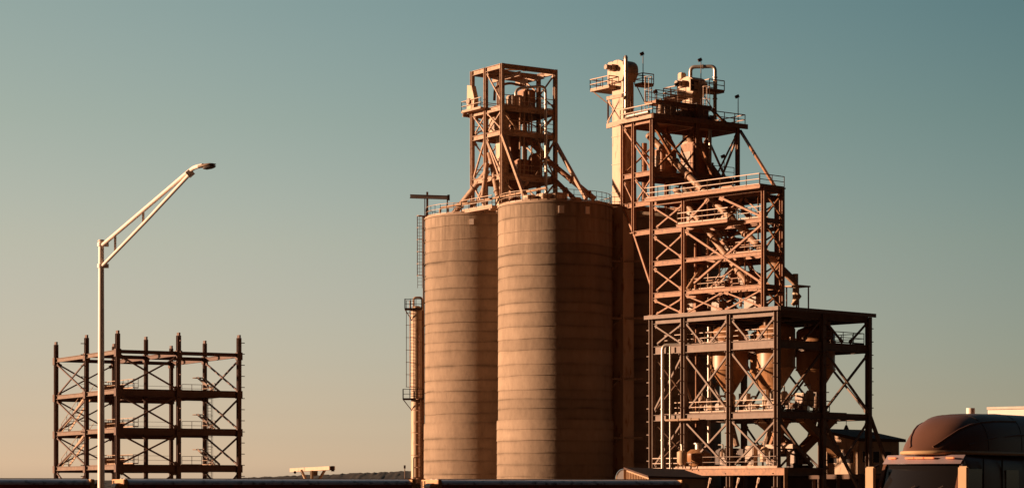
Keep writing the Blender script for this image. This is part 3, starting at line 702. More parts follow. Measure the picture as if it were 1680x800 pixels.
sp3 = [('pale pump behind the handrail left of the front corner, third floor', 1.0, .8, 0, 'casing'), ('tall filter pot second from the front corner on the third floor', 2.2, .9, 2, 'casing'),
       ('brown pump third from the front corner along the sunny third floor', 3.6, .8, 0, 'machine'), ('cream cabinet behind the middle sunny handrail on the third floor', 5.0, 1.0, 1, 'casing'),
       ('shiny filter pot beside the second sunny column on the third floor', 6.6, .9, 2, 'casing'), ('brown pump left of the second sunny column on the third floor', 7.9, .9, 0, 'machine'),
       ('small cream pump farthest left on the sunny third floor', 9.4, .8, 0, 'casing'), ('tan filter pot at the left end of the sunny third floor row', 10.6, 1.0, 2, 'machine')]
for lb, u, v, k, mt in sp3: pump(lb, fl, u, v, L3 + .1, 1.0 + random.uniform(-.1, .25), mt, kind=k)
sp3b = [('pale filter pot first behind the shaded handrail on the third floor', .8, 2.0, 2, 'casing'), ('brown pump second behind the shaded handrail on the third floor', .9, 3.3, 0, 'machine'),
        ('cream cabinet third behind the shaded handrail on the third floor', .9, 4.6, 1, 'casing'), ('shiny filter pot at the far end of the shaded handrail on the third floor', .8, 5.8, 2, 'casing'),
        ('tall brown filter pot near the middle shaded column on the third floor', 1.2, 7.3, 2, 'machine')]
for lb, u, v, k, mt in sp3b: pump(lb, fl, u, v, L3 + .1, 1.05 + random.uniform(-.1, .25), mt, kind=k)
sp4 = [('brown pump near the front corner on the lowest platform', 1.4, 1.0, 0, 'machine'), ('shiny filter pot on the lowest platform under the front hopper', 2.8, 1.4, 2, 'casing'),
       ('cream cabinet in the middle of the lowest platform', 4.4, 1.2, 1, 'casing'), ('brown pump beside the second column on the lowest platform', 7.2, 1.0, 0, 'machine'),
       ('tan filter pot left of the second column on the lowest platform', 8.3, 1.5, 2, 'machine'), ('dark cabinet on the shaded side of the lowest platform', .8, 3.2, 1, 'dark'),
       ('small pump at the back of the shaded side of the lowest platform', 1.0, 5.0, 0, 'machine')]
for lb, u, v, k, mt in sp4: pump(lb, fl, u, v, L4 + .12, 1.15 + random.uniform(-.1, .3), mt, kind=k)
# big machines under third floor
box_thing('duct_box', 'long pale duct box under the hoppers above the lowest platform', 'duct', fl, 2.2, 2.6, PZ(735, 224), 4.6, .8, .42, 'rail', extra=False, part='duct')
box_thing('screw_conveyor', 'dark screw conveyor trough across the lowest platform', 'conveyor', fl, 3.4, 3.4, L4 + 1.2, 6.4, 1.0, 1.1, 'dark', part='trough')
box_thing('screw_conveyor', 'dark screw conveyor trough on the left of the lowest platform', 'conveyor', fl, 9.2, 3.8, L4 + .5, 4.0, 1.0, 1.5, 'dark', part='trough')
# crossing chutes below third floor
for q, (a, b) in enumerate((((6.3, 4.4, L3 - .5), (1.6, 5.4, L4 + 1.4)), ((2.2, 3.9, L3 - .5), (5.6, 5.0, L4 + 1.2)), ((1.0, 4.6, L3 - .4), (1.2, 10.6, L4 + 1.4)), ((1.2, 10.0, L3 - .4), (1.6, 4.6, L4 + 1.2)))):
    t = thing('chute', ['square chute slanting right under the front hopper', 'square chute slanting left under the front hopper', 'square chute slanting right on the shaded side of the frame', 'square chute slanting left on the shaded side of the frame'][q], 'chute', fl.p(*b), 'square chutes under the hoppers')
    p, r_ = fl.p(*a), fl.p(*b); MB().bar(p, r_, .75, .75).build('trough', M['hopper'], t)
    d = (r_ - p).normalized(); m = MB()
    for s_ in (.05, .5, .95): m.bar(p.lerp(r_, s_) - d * .06, p.lerp(r_, s_) + d * .06, .92, .92)
    m.build('flange', M['hopper'], t)
# vessels on the lowest platform
def vessel(label, px, d, r, y0, y1, mat):
    zb, z1_ = PZ(y0, d), PZ(y1, d); c = Vector((PX(px, d), d, 0))
    t = thing('process_vessel', label, 'tank', (c.x, c.y, zb), 'upright tanks on the lowest platform')
    MB().lathe(c, [(r * .5, zb), (r, zb + r * .6), (r, z1_ - r * .35), (r * .6, z1_ - .04), (.1, z1_)], 32).build('shell', M[mat], t)
    m = MB(); m.cyl(c + ZV * (z1_ - .05), c + ZV * (z1_ + .6), r * .28); m.cyl(c + ZV * (z1_ + .5), c + ZV * (z1_ + .6), r * .4); m.build('nozzle', M['galv'], t)
    for a in (.6, 2.7, 4.8):
        n = Vector((math.cos(a), math.sin(a), 0)) * r * .85; MB().bar(c + n + ZV * (L4 + .1), c + n + ZV * (zb + r), .1, .1).build('leg', M['steel_tan'], t)
vessel('small pale tank beside the leftmost column bay on the lowest platform', 1119, 229.0, .5, 762, 738, 'casing')
vessel('squat ochre tank in the left bay of the lowest platform', 1146, 230.5, 1.3, 766, 736, 'hopper')
# standing pipes in the left bay
dp = 232.5
pipe_thing('silver_pipe', 'thick bright silver standpipe in the left bay bending right at its top', 'pipe', [at(1087, 772, dp), at(1087, 566, dp), at(1168, 563, 231)], .17, 'galv', .5, flange=3.1)
pipe_thing('silver_pipe', 'thin bright silver standpipe right of the thick one in the left bay', 'pipe', [at(1099.5, 772, 231.7), at(1099.5, 568, 231.7)], .09, 'galv', flange=3.1)
pipe_thing('silver_pipe', 'bright silver standpipe near the second bay of the loadout frame', 'pipe', [at(1163, 726, 230.2), at(1163, 536, 230.2)], .16, 'galv', flange=2.6)
pipe_thing('brown_pipe', 'thin brown standpipe between the silver pipes', 'pipe', [at(1142, 700, 231.5), at(1142, 540, 231.5)], .09, 'steel_rust', flange=0)
pipe_thing('brown_pipe', 'thin tan standpipe tight beside the third silver pipe', 'pipe', [at(1166, 560, 231.3), at(1166, 690, 231.3)], .05, 'rail', flange=0)
pipe_thing('brown_pipe', 'slanting brown pipe low in the left bay of the frame', 'pipe', [at(1139, 672, 231.8), at(1127, 636, 231.8)], .12, 'steel_tan', flange=0)
pipe_thing('silver_pipe', 'short level silver pipe under the third floor left of the bay column', 'pipe', [at(1092, 689, 231), at(1147, 687, 228.6)], .12, 'rail', flange=1.5)

# ------------------------------------------------------------------ stepped process tower (mid and upper)
ZM = PZ(306, 223)                # roof of the middle stage
zm = [LT + .3, 21.65, 24.85, 28.05, ZM]
um = fl.hit(1253, 'u'); vm = 2.7
P70 = fl.p(lu[3], 0, 0)
fu = Frame(1070, P70.y, 54)
fu.o = Vector((P70.x, P70.y, 0))
u40, u22 = fu.hit(1040, 'u'), fu.hit(1022, 'u'); v10 = fu.hit(1210, 'v'); v42 = fu.hit(1142, 'v')
ZT = PZ(191, P70.y); ZU = PZ(279, P70.y)
def process_tower():
    t = thing('process_tower', 'tall stepped tower of open steelwork with decks and braces behind the silos', 'tower', fl.p(lu[2], 0, LT + .3))
    mt = 'steel_rust'; f = fl
    # middle stage
    for u, v in ((um, 0), (lu[2], 0), (um, vm), (6.0, 7.0), (lu[2], 7.0)): column(t, f, u, v, LT + .3, ZM, .38, mt)
    column(t, f, lu[3], 0, LT + .3, ZT, .38, mt); column(t, f, lu[3], 7.0, LT + .3, ZM, .38, mt)
    for z in zm[1:]:
        beam(t, f, (lu[2], 0), (lu[3], 0), z, .26, .52, mt); beam(t, f, (um, 0), (lu[2], 0), z, .28, .42, mt)
        beam(t, f, (um, 0), (um, vm), z, .26, .45, mt); beam(t, f, (um, vm), (6.0, 7.0), z, .26, .42, mt)
        beam(t, f, (6.0, 7.0), (lu[2], 7.0), z, .26, .42, mt); beam(t, f, (lu[2], 7), (lu[3], 7), z, .26, .42, mt)
        beam(t, f, (lu[2], 0), (lu[2], 7), z, .26, .42, mt)
    for a, b in zip(zm[:-1], zm[1:]):
        xbrace(t, f, lu[2], 0, lu[3], 0, a, b - .6, .17, mt); xbrace(t, f, um, 0, um, vm, a, b - .5, .16, mt)
        xbrace(t, f, lu[2], 7, lu[3], 7, a, b - .5, .15, mt); xbrace(t, f, 6.0, 7.0, lu[2], 7, a, b - .5, .15, mt)
    # large X bracing on the sunny face
    xbrace(t, f, um, 0, lu[2], 0, zm[1], zm[3] - .4, .22, mt); 
    mid = (um + lu[2]) / 2
    brace(t, f, (um, 0, zm[3]), (mid + .6, 0, ZM - .4), .22, mt); brace(t, f, (lu[2], 0, zm[3]), (mid + 1.8, 0, ZM - .4), .18, mt)
    xbrace(t, f, um, 0, mid, 0, zm[0], zm[1] - .4, .15, mt); xbrace(t, f, mid, 0, lu[2], 0, zm[0], zm[1] - .4, .15, mt)
    # inner row of bracing, stairs and hangers
    for k in range(4):
        brace(t, f, (um + 1.5, vm, zm[k]), (6.6, vm, zm[k + 1] - .4), .12, mt); brace(t, f, (lu[2] - .3, vm, zm[k]), (6.6, vm, zm[k + 1] - .4), .12, mt)
        p, q = f.p(11.0 if k % 2 else 8.0, 3.6, zm[k]), f.p(8.0 if k % 2 else 11.0, 3.6, zm[k + 1]); m = MB()
        for s_ in (-.4, .4):
            m.bar(p + f.V * s_, q + f.V * s_, .06, .28); m.bar(p + f.V * s_ + ZV, q + f.V * s_ + ZV, .06, .06)
            for i in range(5): c = p.lerp(q, i / 4) + f.V * s_; m.bar(c, c + ZV, .05, .05)
        for i in range(13): m.obox(p.lerp(q, i / 12), f.U, f.V, ZV, .26, .8, .05)
        m.build('stair_flight', M['steel_tan'], t)
        beam(t, f, (um + .3, vm), (lu[2], vm), zm[k + 1], .22, .34, mt)
    for u, k0, k1 in ((3.6, 2, 4), (5.3, 1, 3), (8.6, 0, 2), (10.2, 2, 4)):
        MB().bar(f.p(u, 1.4, zm[k0]), f.p(u, 1.4, zm[k1]), .13, .13).build('hanger', M[mt], t)
    railing(t, [f.p(um + .4, .35, zm[2] + .05), f.p(5.6, .35, zm[2] + .05)], 'steel_tan', r=.035); slab(t, f, um + .3, .25, 5.8, 1.2, zm[2] + .05, .1)
    railing(t, [f.p(7.0, .35, zm[1] + .05), f.p(lu[2] - .3, .35, zm[1] + .05)], 'steel_tan', r=.035); slab(t, f, 6.8, .25, lu[2] - .2, 1.2, zm[1] + .05, .1)
    # decks of the middle stage
    slab(t, f, um - .3, -.9, lu[3] + .2, 2.9, ZM + .14, .14, 'steel_rust'); slab(t, f, 5.8, 2.9, lu[3] + .2, 7.2, ZM + .14, .14)
    MB().ibeam(f.p(um - .3, -.9, ZM - .02), f.p(lu[3] + .2, -.9, ZM - .02), .2, .4).build('edge_beam', M[mt], t)
    railing(t, [f.p(um - .2, -.85, ZM + .14), f.p(lu[3] + .1, -.85, ZM + .14)], r=.04); railing(t, [f.p(um - .2, -.8, ZM + .14), f.p(um - .2, 2.8, ZM + .14)], 'steel_rust')
    slab(t, f, 6.0, 3.0, lu[2] - .2, 6.0, zm[3] + .08); slab(t, f, 5.2, -1.3, lu[2] - .2, .3, zm[3] + .07, .14, 'steel_rust')
    MB().ibeam(f.p(5.2, -1.3, zm[3] - .1), f.p(lu[2] - .2, -1.3, zm[3] - .1), .18, .34).build('edge_beam', M[mt], t)
    railing(t, [f.p(5.2, 0, zm[3] + .1), f.p(5.2, -1.25, zm[3] + .1), f.p(lu[2] - .3, -1.25, zm[3] + .1)], r=.04)
    railing(t, [f.p(um + .2, .3, zm[3] + .1), f.p(5.2, .3, zm[3] + .1)], r=.035)
    slab(t, f, 6.0, 3.0, lu[3] - .2, 6.7, zm[2] + .06); slab(t, f, 6.0, 3.0, lu[2], 6.7, zm[1] + .06)
    slab(t, f, lu[2] + .2, .3, lu[3] - .2, 6.7, zm[3] + .06)
    railing(t, [f.p(6.0, 3.1, zm[2] + .1), f.p(lu[2] - .2, 3.1, zm[2] + .1)], 'steel_rust'); railing(t, [f.p(6.0, 3.1, zm[1] + .1), f.p(lu[2] - .2, 3.1, zm[1] + .1)], 'steel_rust')
    # upper stage
    g = fu
    for u, v, zb in ((u40, 0, PZ(384, 237)), (u22, 0, ZM - .2), (0, v42, ZM), (0, v10, ZM), (u22, v42, ZM), (u22, v10, ZM)): column(t, g, u, v, zb, ZT, .36, mt)
    for z, h in ((ZT, .6), (ZU, .5), (ZM + .1, .5)):
        for a, b in (((0, 0), (u40, 0)), ((u40, 0), (u22, 0)), ((0, 0), (0, v42)), ((0, v42), (0, v10)), ((u22, 0), (u22, v42)), ((u22, v42), (u22, v10)), ((0, v10), (u22, v10)), ((0, v42), (u22, v42))):
            beam(t, g, a, b, z, .28, h, mt)
    beam(t, g, (0, 0), (u40, 0), zm[3] + .1, .28, .5, mt)
    MB().bar(g.p(u22, 0, ZM - .3), g.p(u40, 0, PZ(384, 237)), .2, .2).build('brace', M[mt], t)
    MB().bar(g.p(u40, 0, PZ(384, 237)), g.p(.15, 0, PZ(470, 235)), .2, .2).build('brace', M[mt], t)
    brace(t, g, (0, 0, ZU), (u22, 0, ZT - .5), .16, mt); xbrace(t, g, 0, 0, u40, 0, ZM, ZU - .5, .14, mt); brace(t, g, (u40, 0, ZM), (u22, 0, ZU - .5), .13, mt)
    xbrace(t, g, 0, 0, 0, v42, ZU - .2, ZT - .6, .2, mt)
    brace(t, g, (0, 0, ZT - .6), (0, v42 * 1.05, ZM + .4), .26, mt)
    brace(t, g, (0, v42, ZT - .6), (0, (v42 + v10) * .53, ZM + .6), .26, mt)
    xbrace(t, g, u22, v42, u22, v10, ZM, ZT - .6, .18, mt); xbrace(t, g, u22, 0, u22, v42, ZU, ZT - .6, .16, mt)
    xbrace(t, g, 0, v10, u22, v10, ZM + .4, ZT - .6, .18, mt)
    brace(t, g, (0, v10, ZT - .6), (0, v42 + 1.0, ZM + .4), .15, mt)
    MB().bar(g.p(-.1, v10 + .3, ZT - .4), fl.p(um + .4, vm * .8, ZM + .2), .24, .24).build('brace', M[mt], t)
    # top deck
    slab(t, g, -.6, -.4, u22 + .2, v10 + .7, ZT + .16, .16, 'steel_rust')
    MB().bar(g.p(-.66, -.5, ZT - .02), g.p(-.66, v10 + .8, ZT - .02), .16, .5).build('fascia', M[mt], t)
    MB().bar(g.p(-.6, -.5, ZT - .02), g.p(u22 + .2, -.5, ZT - .02), .16, .46).build('fascia', M['steel_tan'], t)
    railing(t, [g.p(u22, -.35, ZT + .16), g.p(-.5, -.35, ZT + .16), g.p(-.5, v42 * .35, ZT + .16)], r=.045)
    railing(t, [g.p(-.5, v42 * 1.1, ZT + .16), g.p(-.5, v10 + .6, ZT + .16), g.p(u22, v10 + .6, ZT + .16)], 'steel_tan', r=.04)
    railing(t, [g.p(u22, .2, ZT + .16), g.p(u22, v10, ZT + .16)], 'steel_tan', r=.03)
    slab(t, g, .2, .2, u22 - .2, v10 - .2, ZU + .06)
    railing(t, [g.p(.2, .3, ZU + .1), g.p(.2, v10 - .3, ZU + .1)], 'steel_rust', r=.03)
    # raised service bridge between the two elevator heads
    zb = PZ(176, 240)
    slab(t, g, 1.0, 1.2, 2.6, v42 + 2.9, zb, .3, 'steel_rust'); MB().bar(g.p(.95, 1.2, zb - .15), g.p(.95, v42 + 2.9, zb - .15), .14, .5).build('fascia', M[mt], t)
    for v in (1.6, v42 * .55, v42 * 1.0, v42 + 2.6): MB().bar(g.p(1.2, v, zb), g.p(1.2, v, ZT), .16, .16).build('post', M[mt], t)
    brace(t, g, (1.0, v42 + 2.9, zb - .1), (.4, v10 - 1.2, ZT + .2), .2, mt)
    railing(t, [g.p(1.0, 1.2, zb), g.p(1.0, v42 - .6, zb)], 'steel_rust', r=.035); railing(t, [g.p(2.5, 1.2, zb), g.p(2.5, v42 + 2.8, zb)], 'steel_tan', r=.035)
    # collar frame round the tall elevator
    for du, dv in ((u22 + .1, 1.2), (u22 + 2.2, -.2)):
        m = MB(); m.bar(g.p(du, dv, PZ(168, 242)), g.p(du, dv, PZ(216, 242)), .18, .18); m.build('post', M['steel_tan'], t)
    c0, c1 = g.p(u22, 0, ZT), g.p(u22 + 2.2, -.2, PZ(213, 242))
    MB().bar(g.p(u22 + 2.3, -.25, PZ(213, 242)), g.p(u22 - .2, -.25, PZ(207, 240)), .2, .5).build('edge_beam', M['steel_tan'], t)
    MB().bar(g.p(u22 + 2.3, -.25, PZ(168, 242)), g.p(u22 - .2, -.25, PZ(163, 240)), .18, .36).build('edge_beam', M['steel_tan'], t)
    brace(t, g, (u22 + 2.2, -.25, PZ(170, 242)), (u22, -.25, PZ(205, 240)), .12, 'steel_tan'); brace(t, g, (u22 + 2.2, -.25, PZ(210, 242)), (u22, -.25, PZ(168, 240)), .12, 'steel_tan', .13)
    lad = MB(); ladder_mb(lad, g.p(1.2, v42 * .05, ZT + .2), g.p(1.2, v42 * .05, PZ(140, 240)), g.V, .5, -g.U); lad.build('ladder', M['steel_tan'], t)
    lad = MB(); ladder_mb(lad, g.p(1.6, v42 + 2.6, ZT + .2), g.p(1.6, v42 + 2.6, PZ(150, 243)), g.V, .5, -g.U); lad.build('ladder', M['steel_tan'], t)
    return t
process_tower()
def head_platform(par_label, f, u0, v0, u1, v1, z, mat='steel_tan', open_side=None):
    t = thing('head_platform', par_label, 'platform', f.p((u0 + u1) / 2, (v0 + v1) / 2, z - .1))
    slab(t, f, u0, v0, u1, v1, z, .2, mat)
    railing(t, [f.p(u0, v1, z), f.p(u0, v0, z), f.p(u1, v0, z), f.p(u1, v1, z)], 'rail', r=.045, step=1.1)
    MB().bar(f.p(u1 - .2, v0 + .1, z - .1), f.p(u0 + (u1 - u0) * .25, (v0 + v1) / 2, z - 2.2), .1, .1).build('brace', M[mat], t)
    return t
# tall elevator leg left of the tower
fe = Frame(1022, 243, 54); zE = PZ(134, 243)
e1 = elevator('bucket_elevator', 'very tall cream bucket elevator leg rising beside the near silo', fe, 0, 0, GZ, zE, 1.85, 1.4, ring=2.9)
for y in (338, 430, 523, 622, 718):
    z = PZ(y, 243); m = MB(); m.bar(fe.p(-.6, -.75, z) + Vector((-2.2, -.2, 0)), fe.p(-.6, -.75, z) + Vector((2.3, 0, 0)), .14, .2)
    m.bar(fe.p(-.4, -.8, z - .1), fe.p(-.2, -.8, z - 2.2) + Vector((-2.0, 0, 0)), .1, .1)
    m.obox(fe.p(-.6, -.8, z + .15), fe.U, fe.V, ZV, .25, .2, .5); m.build('tie_bracket', M['machine'], e1)
head_platform('cantilever platform left of the tall elevator head', fe, .2, -1.7, 3.4, 1.0, PZ(143, 243), 'steel_tan')
head_platform('small platform right of the tall elevator head', fe, -1.9, 1.1, -.6, 2.6, PZ(139, 243), 'steel_rust')
box_thing('gear_unit', 'upright cream gear housing beside the tall elevator head', 'gear housing', fe, 1.25, -.4, PZ(141, 243), .75, .8, 2.5, 'casing')
pipe_thing('vent_pipe', 'bright vent pipe up the tall elevator and along the top deck edge', 'pipe', [fu.p(-.4, -.75, ZT + .35), fu.p(u22 - 1.5, -.75, ZT + .30), at(1027, 203, 238.4), at(1027, 92, 238.4), at(1024, 104, 241.5)], .18, 'galv', .4, flange=2.2)
# second elevator through the tower
fe2 = Frame(1136, 247.0, 54); zE2 = PZ(158, 247.0)
elevator('bucket_elevator', 'cream bucket elevator head rising from the middle of the top deck', fe2, 0, 0, 20.5, zE2, 1.7, 1.35, ring=2.9)
head_platform('small railed platform left of the middle elevator head', fe2, .6, -1.6, 2.9, .6, PZ(158, 247.0), 'steel_tan')
head_platform('railed platform right of the middle elevator head', fe2, -2.4, .3, -.8, 2.4, PZ(151, 247.0), 'steel_rust')
box_thing('gear_unit', 'upright cream gear housing beside the middle elevator head', 'gear housing', fe2, 1.25, -.4, PZ(153, 247.0), .6, .7, 2.2, 'casing')
t = thing('inspection_hatch', 'square cream hatch frame with dark opening on the middle elevator head', 'hatch', at(1139, 148, 245.4))
c = at(1139.5, 140, 245.4); Wv = fe2.V; 
m = MB(); s_ = 1.15
for a in (-1, 1): m.obox(c + Wv * (a * s_ / 2), Wv, -fe2.U, ZV, .14, .14, s_ + .14); m.obox(c + ZV * (a * s_ / 2), Wv, -fe2.U, ZV, s_, .13, .14)
m.obox(c, Wv, -fe2.U, ZV, s_, .12, .1); m.build('hatch_frame', M['casing'], t); MB().obox(c + fe2.U * .1, Wv, fe2.U, ZV, s_, .04, s_).build('opening', M['dark'], t)
pipe_thing('vent_pipe', 'bent silver vent pipe arching from the middle elevator head', 'pipe', [at(1133, 128, 247), at(1133, 110, 247), at(1173, 109, 246.5), at(1173, 204, 246.0)], .2, 'galv', .5, flange=2.3)
pipe_thing('vent_pipe', 'straight silver downpipe below the top deck of the process tower', 'pipe', [at(1165, 208, 239.0), at(1165, 312, 239.0)], .17, 'galv', flange=2.2)
# spouts through the tower
pipe_thing('spout', 'long tan spout slanting through the process tower to the lower deck', 'spout', [at(1064, 222, 238.6), at(1250, 409, 225.6), at(1305, 463, 225.6)], .36, 'steel_tan', flange=2.6, n=14)
pipe_thing('spout', 'second tan spout slanting parallel inside the middle stage of the tower', 'spout', [at(1108, 310, 233.6), at(1226, 463, 227.2)], .32, 'steel_tan', flange=2.4, n=14)
pipe_thing('spout', 'steep tan spout under the top deck right of the front column', 'spout', [at(1128, 222, 240), at(1186, 300, 239)], .34, 'steel_tan', flange=2.0, n=14)
pipe_thing('spout', 'short spout dropping under the roof of the middle stage, right side', 'spout', [at(1212, 333, 231), at(1232, 360, 230)], .28, 'steel_tan', flange=0)
pipe_thing('spout', 'thin spout crossing left low in the middle stage of the tower', 'spout', [at(1150, 440, 231), at(1128, 474, 230)], .2, 'steel_tan', flange=0)
pipe_thing('spout', 'steep spout on the shaded right side of the middle stage', 'spout', [at(1226, 420, 232), at(1252, 500, 230.5)], .26, 'steel_rust', flange=2)
for q, (px, y0, y1, d, r_, mt, lb) in enumerate(((1057, 235, 330, 242, .3, 'steel_rust', 'brown downpipe behind the left bay of the upper stage'), (1096, 230, 300, 241, .34, 'steel_tan', 'tan downpipe under the top deck of the upper stage'),
      (1162, 305, 505, 233, .09, 'rail', 'thin pale riser in the middle stage'), (1141, 400, 510, 233.5, .14, 'steel_rust', 'brown riser in the left half of the middle stage'),
      (1215, 470, 503, 229, .16, 'steel_tan', 'short tan riser on the deck below the second spout'), (1226, 465, 506, 228.5, .24, 'steel_tan', 'short fat pipe under the end of the second spout'))):
    pipe_thing('downpipe', lb, 'pipe', [at(px, y1, d), at(px, y0, d)], r_, mt, flange=2.2)
# screens and boxes in the process tower
bx = [('brown sifter box on the top deck beside the bridge', fu, 1.6, 3.2, ZT + .16, 1.6, 1.4, 1.3, 'machine'), ('tan sifter box on the top deck under the bridge', fu, 1.8, 5.6, ZT + .16, 1.4, 1.4, 1.1, 'steel_tan'),
      ('dark sifter box on the top deck near the middle elevator', fu, 1.0, v42 + 1.2, ZT + .16, 1.3, 1.5, 1.4, 'steel_rust'), ('wide brown bin under the top deck of the upper stage', fu, 2.2, v42 + 1.8, ZU + .1, 2.0, 2.4, 3.4, 'steel_rust'),
      ('tan bin on the upper stage floor behind the front column', fu, 1.8, 3.0, ZU + .1, 1.8, 2.0, 2.3, 'steel_rust'),
      ('brown sifter box on the roof of the middle stage', fl, 9.5, 4.0, ZM + .16, 1.6, 1.4, .9, 'steel_rust'), ('tan sifter box on the middle stage behind the long rail', fl, 12.8, 3.4, ZM + .16, 1.2, 1.2, .9, 'steel_rust'),
      ('dark bin inside the left bay of the middle stage', fl, 13.6, 3.4, zm[3] + .1, 2.0, 2.6, 2.2, 'steel_rust'), ('brown sifter on the third deck of the middle stage', fl, 9.5, 4.6, zm[2] + .1, 2.2, 2.2, 1.9, 'steel_rust'),
      ('tan sifter on the second deck of the middle stage', fl, 8.2, 4.8, zm[1] + .1, 2.2, 2.2, 1.7, 'steel_rust'), ('brown motor box on the second deck of the middle stage', fl, 10.6, 3.8, zm[1] + .1, 1.2, 1.0, .9, 'machine'),
      ('brown motor box at deck level in the middle stage', fl, 9.8, 2.4, LT + .32, 1.5, 1.2, 1.1, 'machine'), ('brown gearbox at deck level right in the middle stage', fl, 4.6, 2.0, LT + .32, 1.6, 1.4, 1.2, 'machine'),
      ('dark bin at deck level behind the left bay', fl, 13.8, 3.6, LT + .32, 2.2, 2.4, 2.3, 'steel_rust')]
for lb, f_, u, v, z, a, b, h, mt in bx: box_thing('sifter' if 'sifter' in lb else 'bin' if 'bin' in lb else 'gearbox', lb, 'machine', f_, u, v, z, a, b, h, mt)
for q, (u, v) in enumerate(((1.0, 2.0), (.8, 4.3), (.8, 6.6), (.6, v42 + 2.4))):
    pump(['low pump nearest the front corner of the top deck', 'low pump second from the front corner of the top deck', 'low pump below the bridge on the top deck', 'low pump right of the middle elevator on the top deck'][q], fu, u, v, ZT + .16, .95, 'machine', kind=0 if q % 2 else 2)
# spout stand on the lower deck
t = thing('spout_stand', 'small open stand with upright pipe on the right end of the lower deck', 'stand', at(1309, 508, 225.5))
fs = Frame(1310, 224.9, 47); zb = LT + .32
for u, v in ((0, 0), (1.5, 0), (0, 1.5), (1.5, 1.5)): MB().bar(fs.p(u, v, zb), fs.p(u, v, zb + 2.2), .13, .13).build('leg', M['steel_tan'], t)
MB().obox(fs.p(.75, .75, zb + 2.26), fs.U, fs.V, ZV, 1.8, 1.8, .14).build('top_plate', M['steel_tan'], t)
MB().cyl(at(1305, 500, 225.7), at(1305, 449, 225.7), .28, n=16).build('pipe', M['casing'], t)
MB().tube([at(1305, 478, 225.6), at(1312, 486, 225.5), at(1300, 500, 225.5)], .2).build('pipe', M['casing'], t)
# floodlight masts
for px, y0, y1, d, lb in ((1055, 140, 90, 243, 'slim floodlight mast beside the tall elevator head'), (1077, 186, 152, 237.5, 'short floodlight mast on the front rail of the top deck'),
                          (1150, 150, 100, 243.4, 'slim floodlight mast beside the middle elevator head'), (1211, 207, 160, 242, 'slim floodlight mast at the right end of the top deck'),
                          (1112, 172, 140, 241, 'short floodlight mast on the raised bridge'), (1188, 310, 258, 234, 'floodlight mast on the long railing of the middle stage')):
    t = thing('floodlight_mast', lb, 'floodlight', at(px, y0, d), 'floodlight masts on the decks')
    a, b = at(px, y0, d), at(px, y1, d); MB().cyl(a, b, .05, .04, 8).build('mast', M['steel_grey'], t)
    MB().obox(b + Vector((-.12, -.1, .08)), Vector((.9, 0, .4)).normalized(), Vector((0, 1, 0)), Vector((-.4, 0, .9)).normalized(), .42, .35, .3).build('lamp_head', M['dark'], t)

# ------------------------------------------------------------------ control building, low hall, shed, tank
def control_building():
    f = Frame(1408, 233.4, 47); ub = f.hit(1350, 'u'); vb = f.hit(1475, 'v')
    zf, zn, zfar = PZ(777, 233.4), PZ(722, 233.4), PZ(709, 237)
    t = thing('control_building', 'small tan control building with sloping dark roof on a raised base', 'building', f.p(ub / 2, vb / 2, zf))
    pts = [f.p(0, 0, zf), f.p(ub, 0, zf), f.p(ub, 0, zfar), f.p(0, 0, zn)]
    MB().poly(pts, f.V * vb).build('wall', M['wall_tan'], t)
    o = .5; k = (zfar - zn) / ub
    rp = [f.p(-o, -o, zn - o * k + .02), f.p(ub + o, -o, zfar + o * k + .02), f.p(ub + o, -o, zfar + o * k + .32), f.p(-o, -o, zn - o * k + .32)]
    MB().poly(rp, f.V * (vb + 2 * o)).build('roof', M['roof_dark'], t)
    def win(c, ax, n, w, h):
        fm = MB(); 
        for s_ in (-1, 1): fm.obox(c + ax * (s_ * w / 2), ax, n, ZV, .08, .1, h + .08); fm.obox(c + ZV * (s_ * h / 2), ax, n, ZV, w, .09, .08)
        fo = fm.build('window', M['casing'], t); MB().obox(c - n * .01, ax, n, ZV, w - .08, .05, h - .08).build('pane', M['glass'], fo)
    zc = zf + 1.75
    win(f.p(ub * .72, -.03, zc), f.U, -f.V, 1.3, 1.3); win(f.p(ub * .28, -.03, zc), f.U, -f.V, 1.5, 1.3)
    for q in (.17, .42, .72): win(f.p(-.03, vb * q, zc), f.V, -f.U, 1.1, 1.2)
    m = MB()
    for z_ in (zf,): m.bar(f.p(0, -.05, zf), f.p(0, -.05, zn), .14, .14)
    m.build('corner_post', M['casing'], t)
    b = MB(); b.obox(f.p(ub / 2, vb / 2, (zf - .25)), f.U, f.V, ZV, ub + 2.2, vb + 2.0, .45); b.build('base_slab', M['base_dark'], t)
    for u in (-.7, ub + .7):
        for v in (-.6, vb * .5, vb + .6): MB().bar(f.p(u, v, GZ), f.p(u, v, zf - .47), .3, .3).build('leg', M['steel_grey'], t)
control_building()
def hall():
    f = Frame(1290, 252, 12); t = thing('low_hall', 'low dark hall filling the yard behind the loadout frame', 'building', f.p(0, 0, GZ))
    L0, L1 = -16.5, 13.0; zt_ = PZ(783, 252)
    MB().obox(f.p((-L0 - L1) / 2 * -1 - 2, 6, (GZ + zt_) / 2), f.U, f.V, ZV, 34, 11, zt_ - GZ).build('wall', M['base_dark'], t)
    MB().poly([f.p(-20.5, .2, zt_), f.p(-20.5, 6, zt_ + .8), f.p(-20.5, 11.8, zt_), f.p(-20.5, 11.8, zt_ + .25), f.p(-20.5, 6, zt_ + 1.05), f.p(-20.5, .2, zt_ + .25)], f.U * 35).build('roof', M['roof_dark'], t)
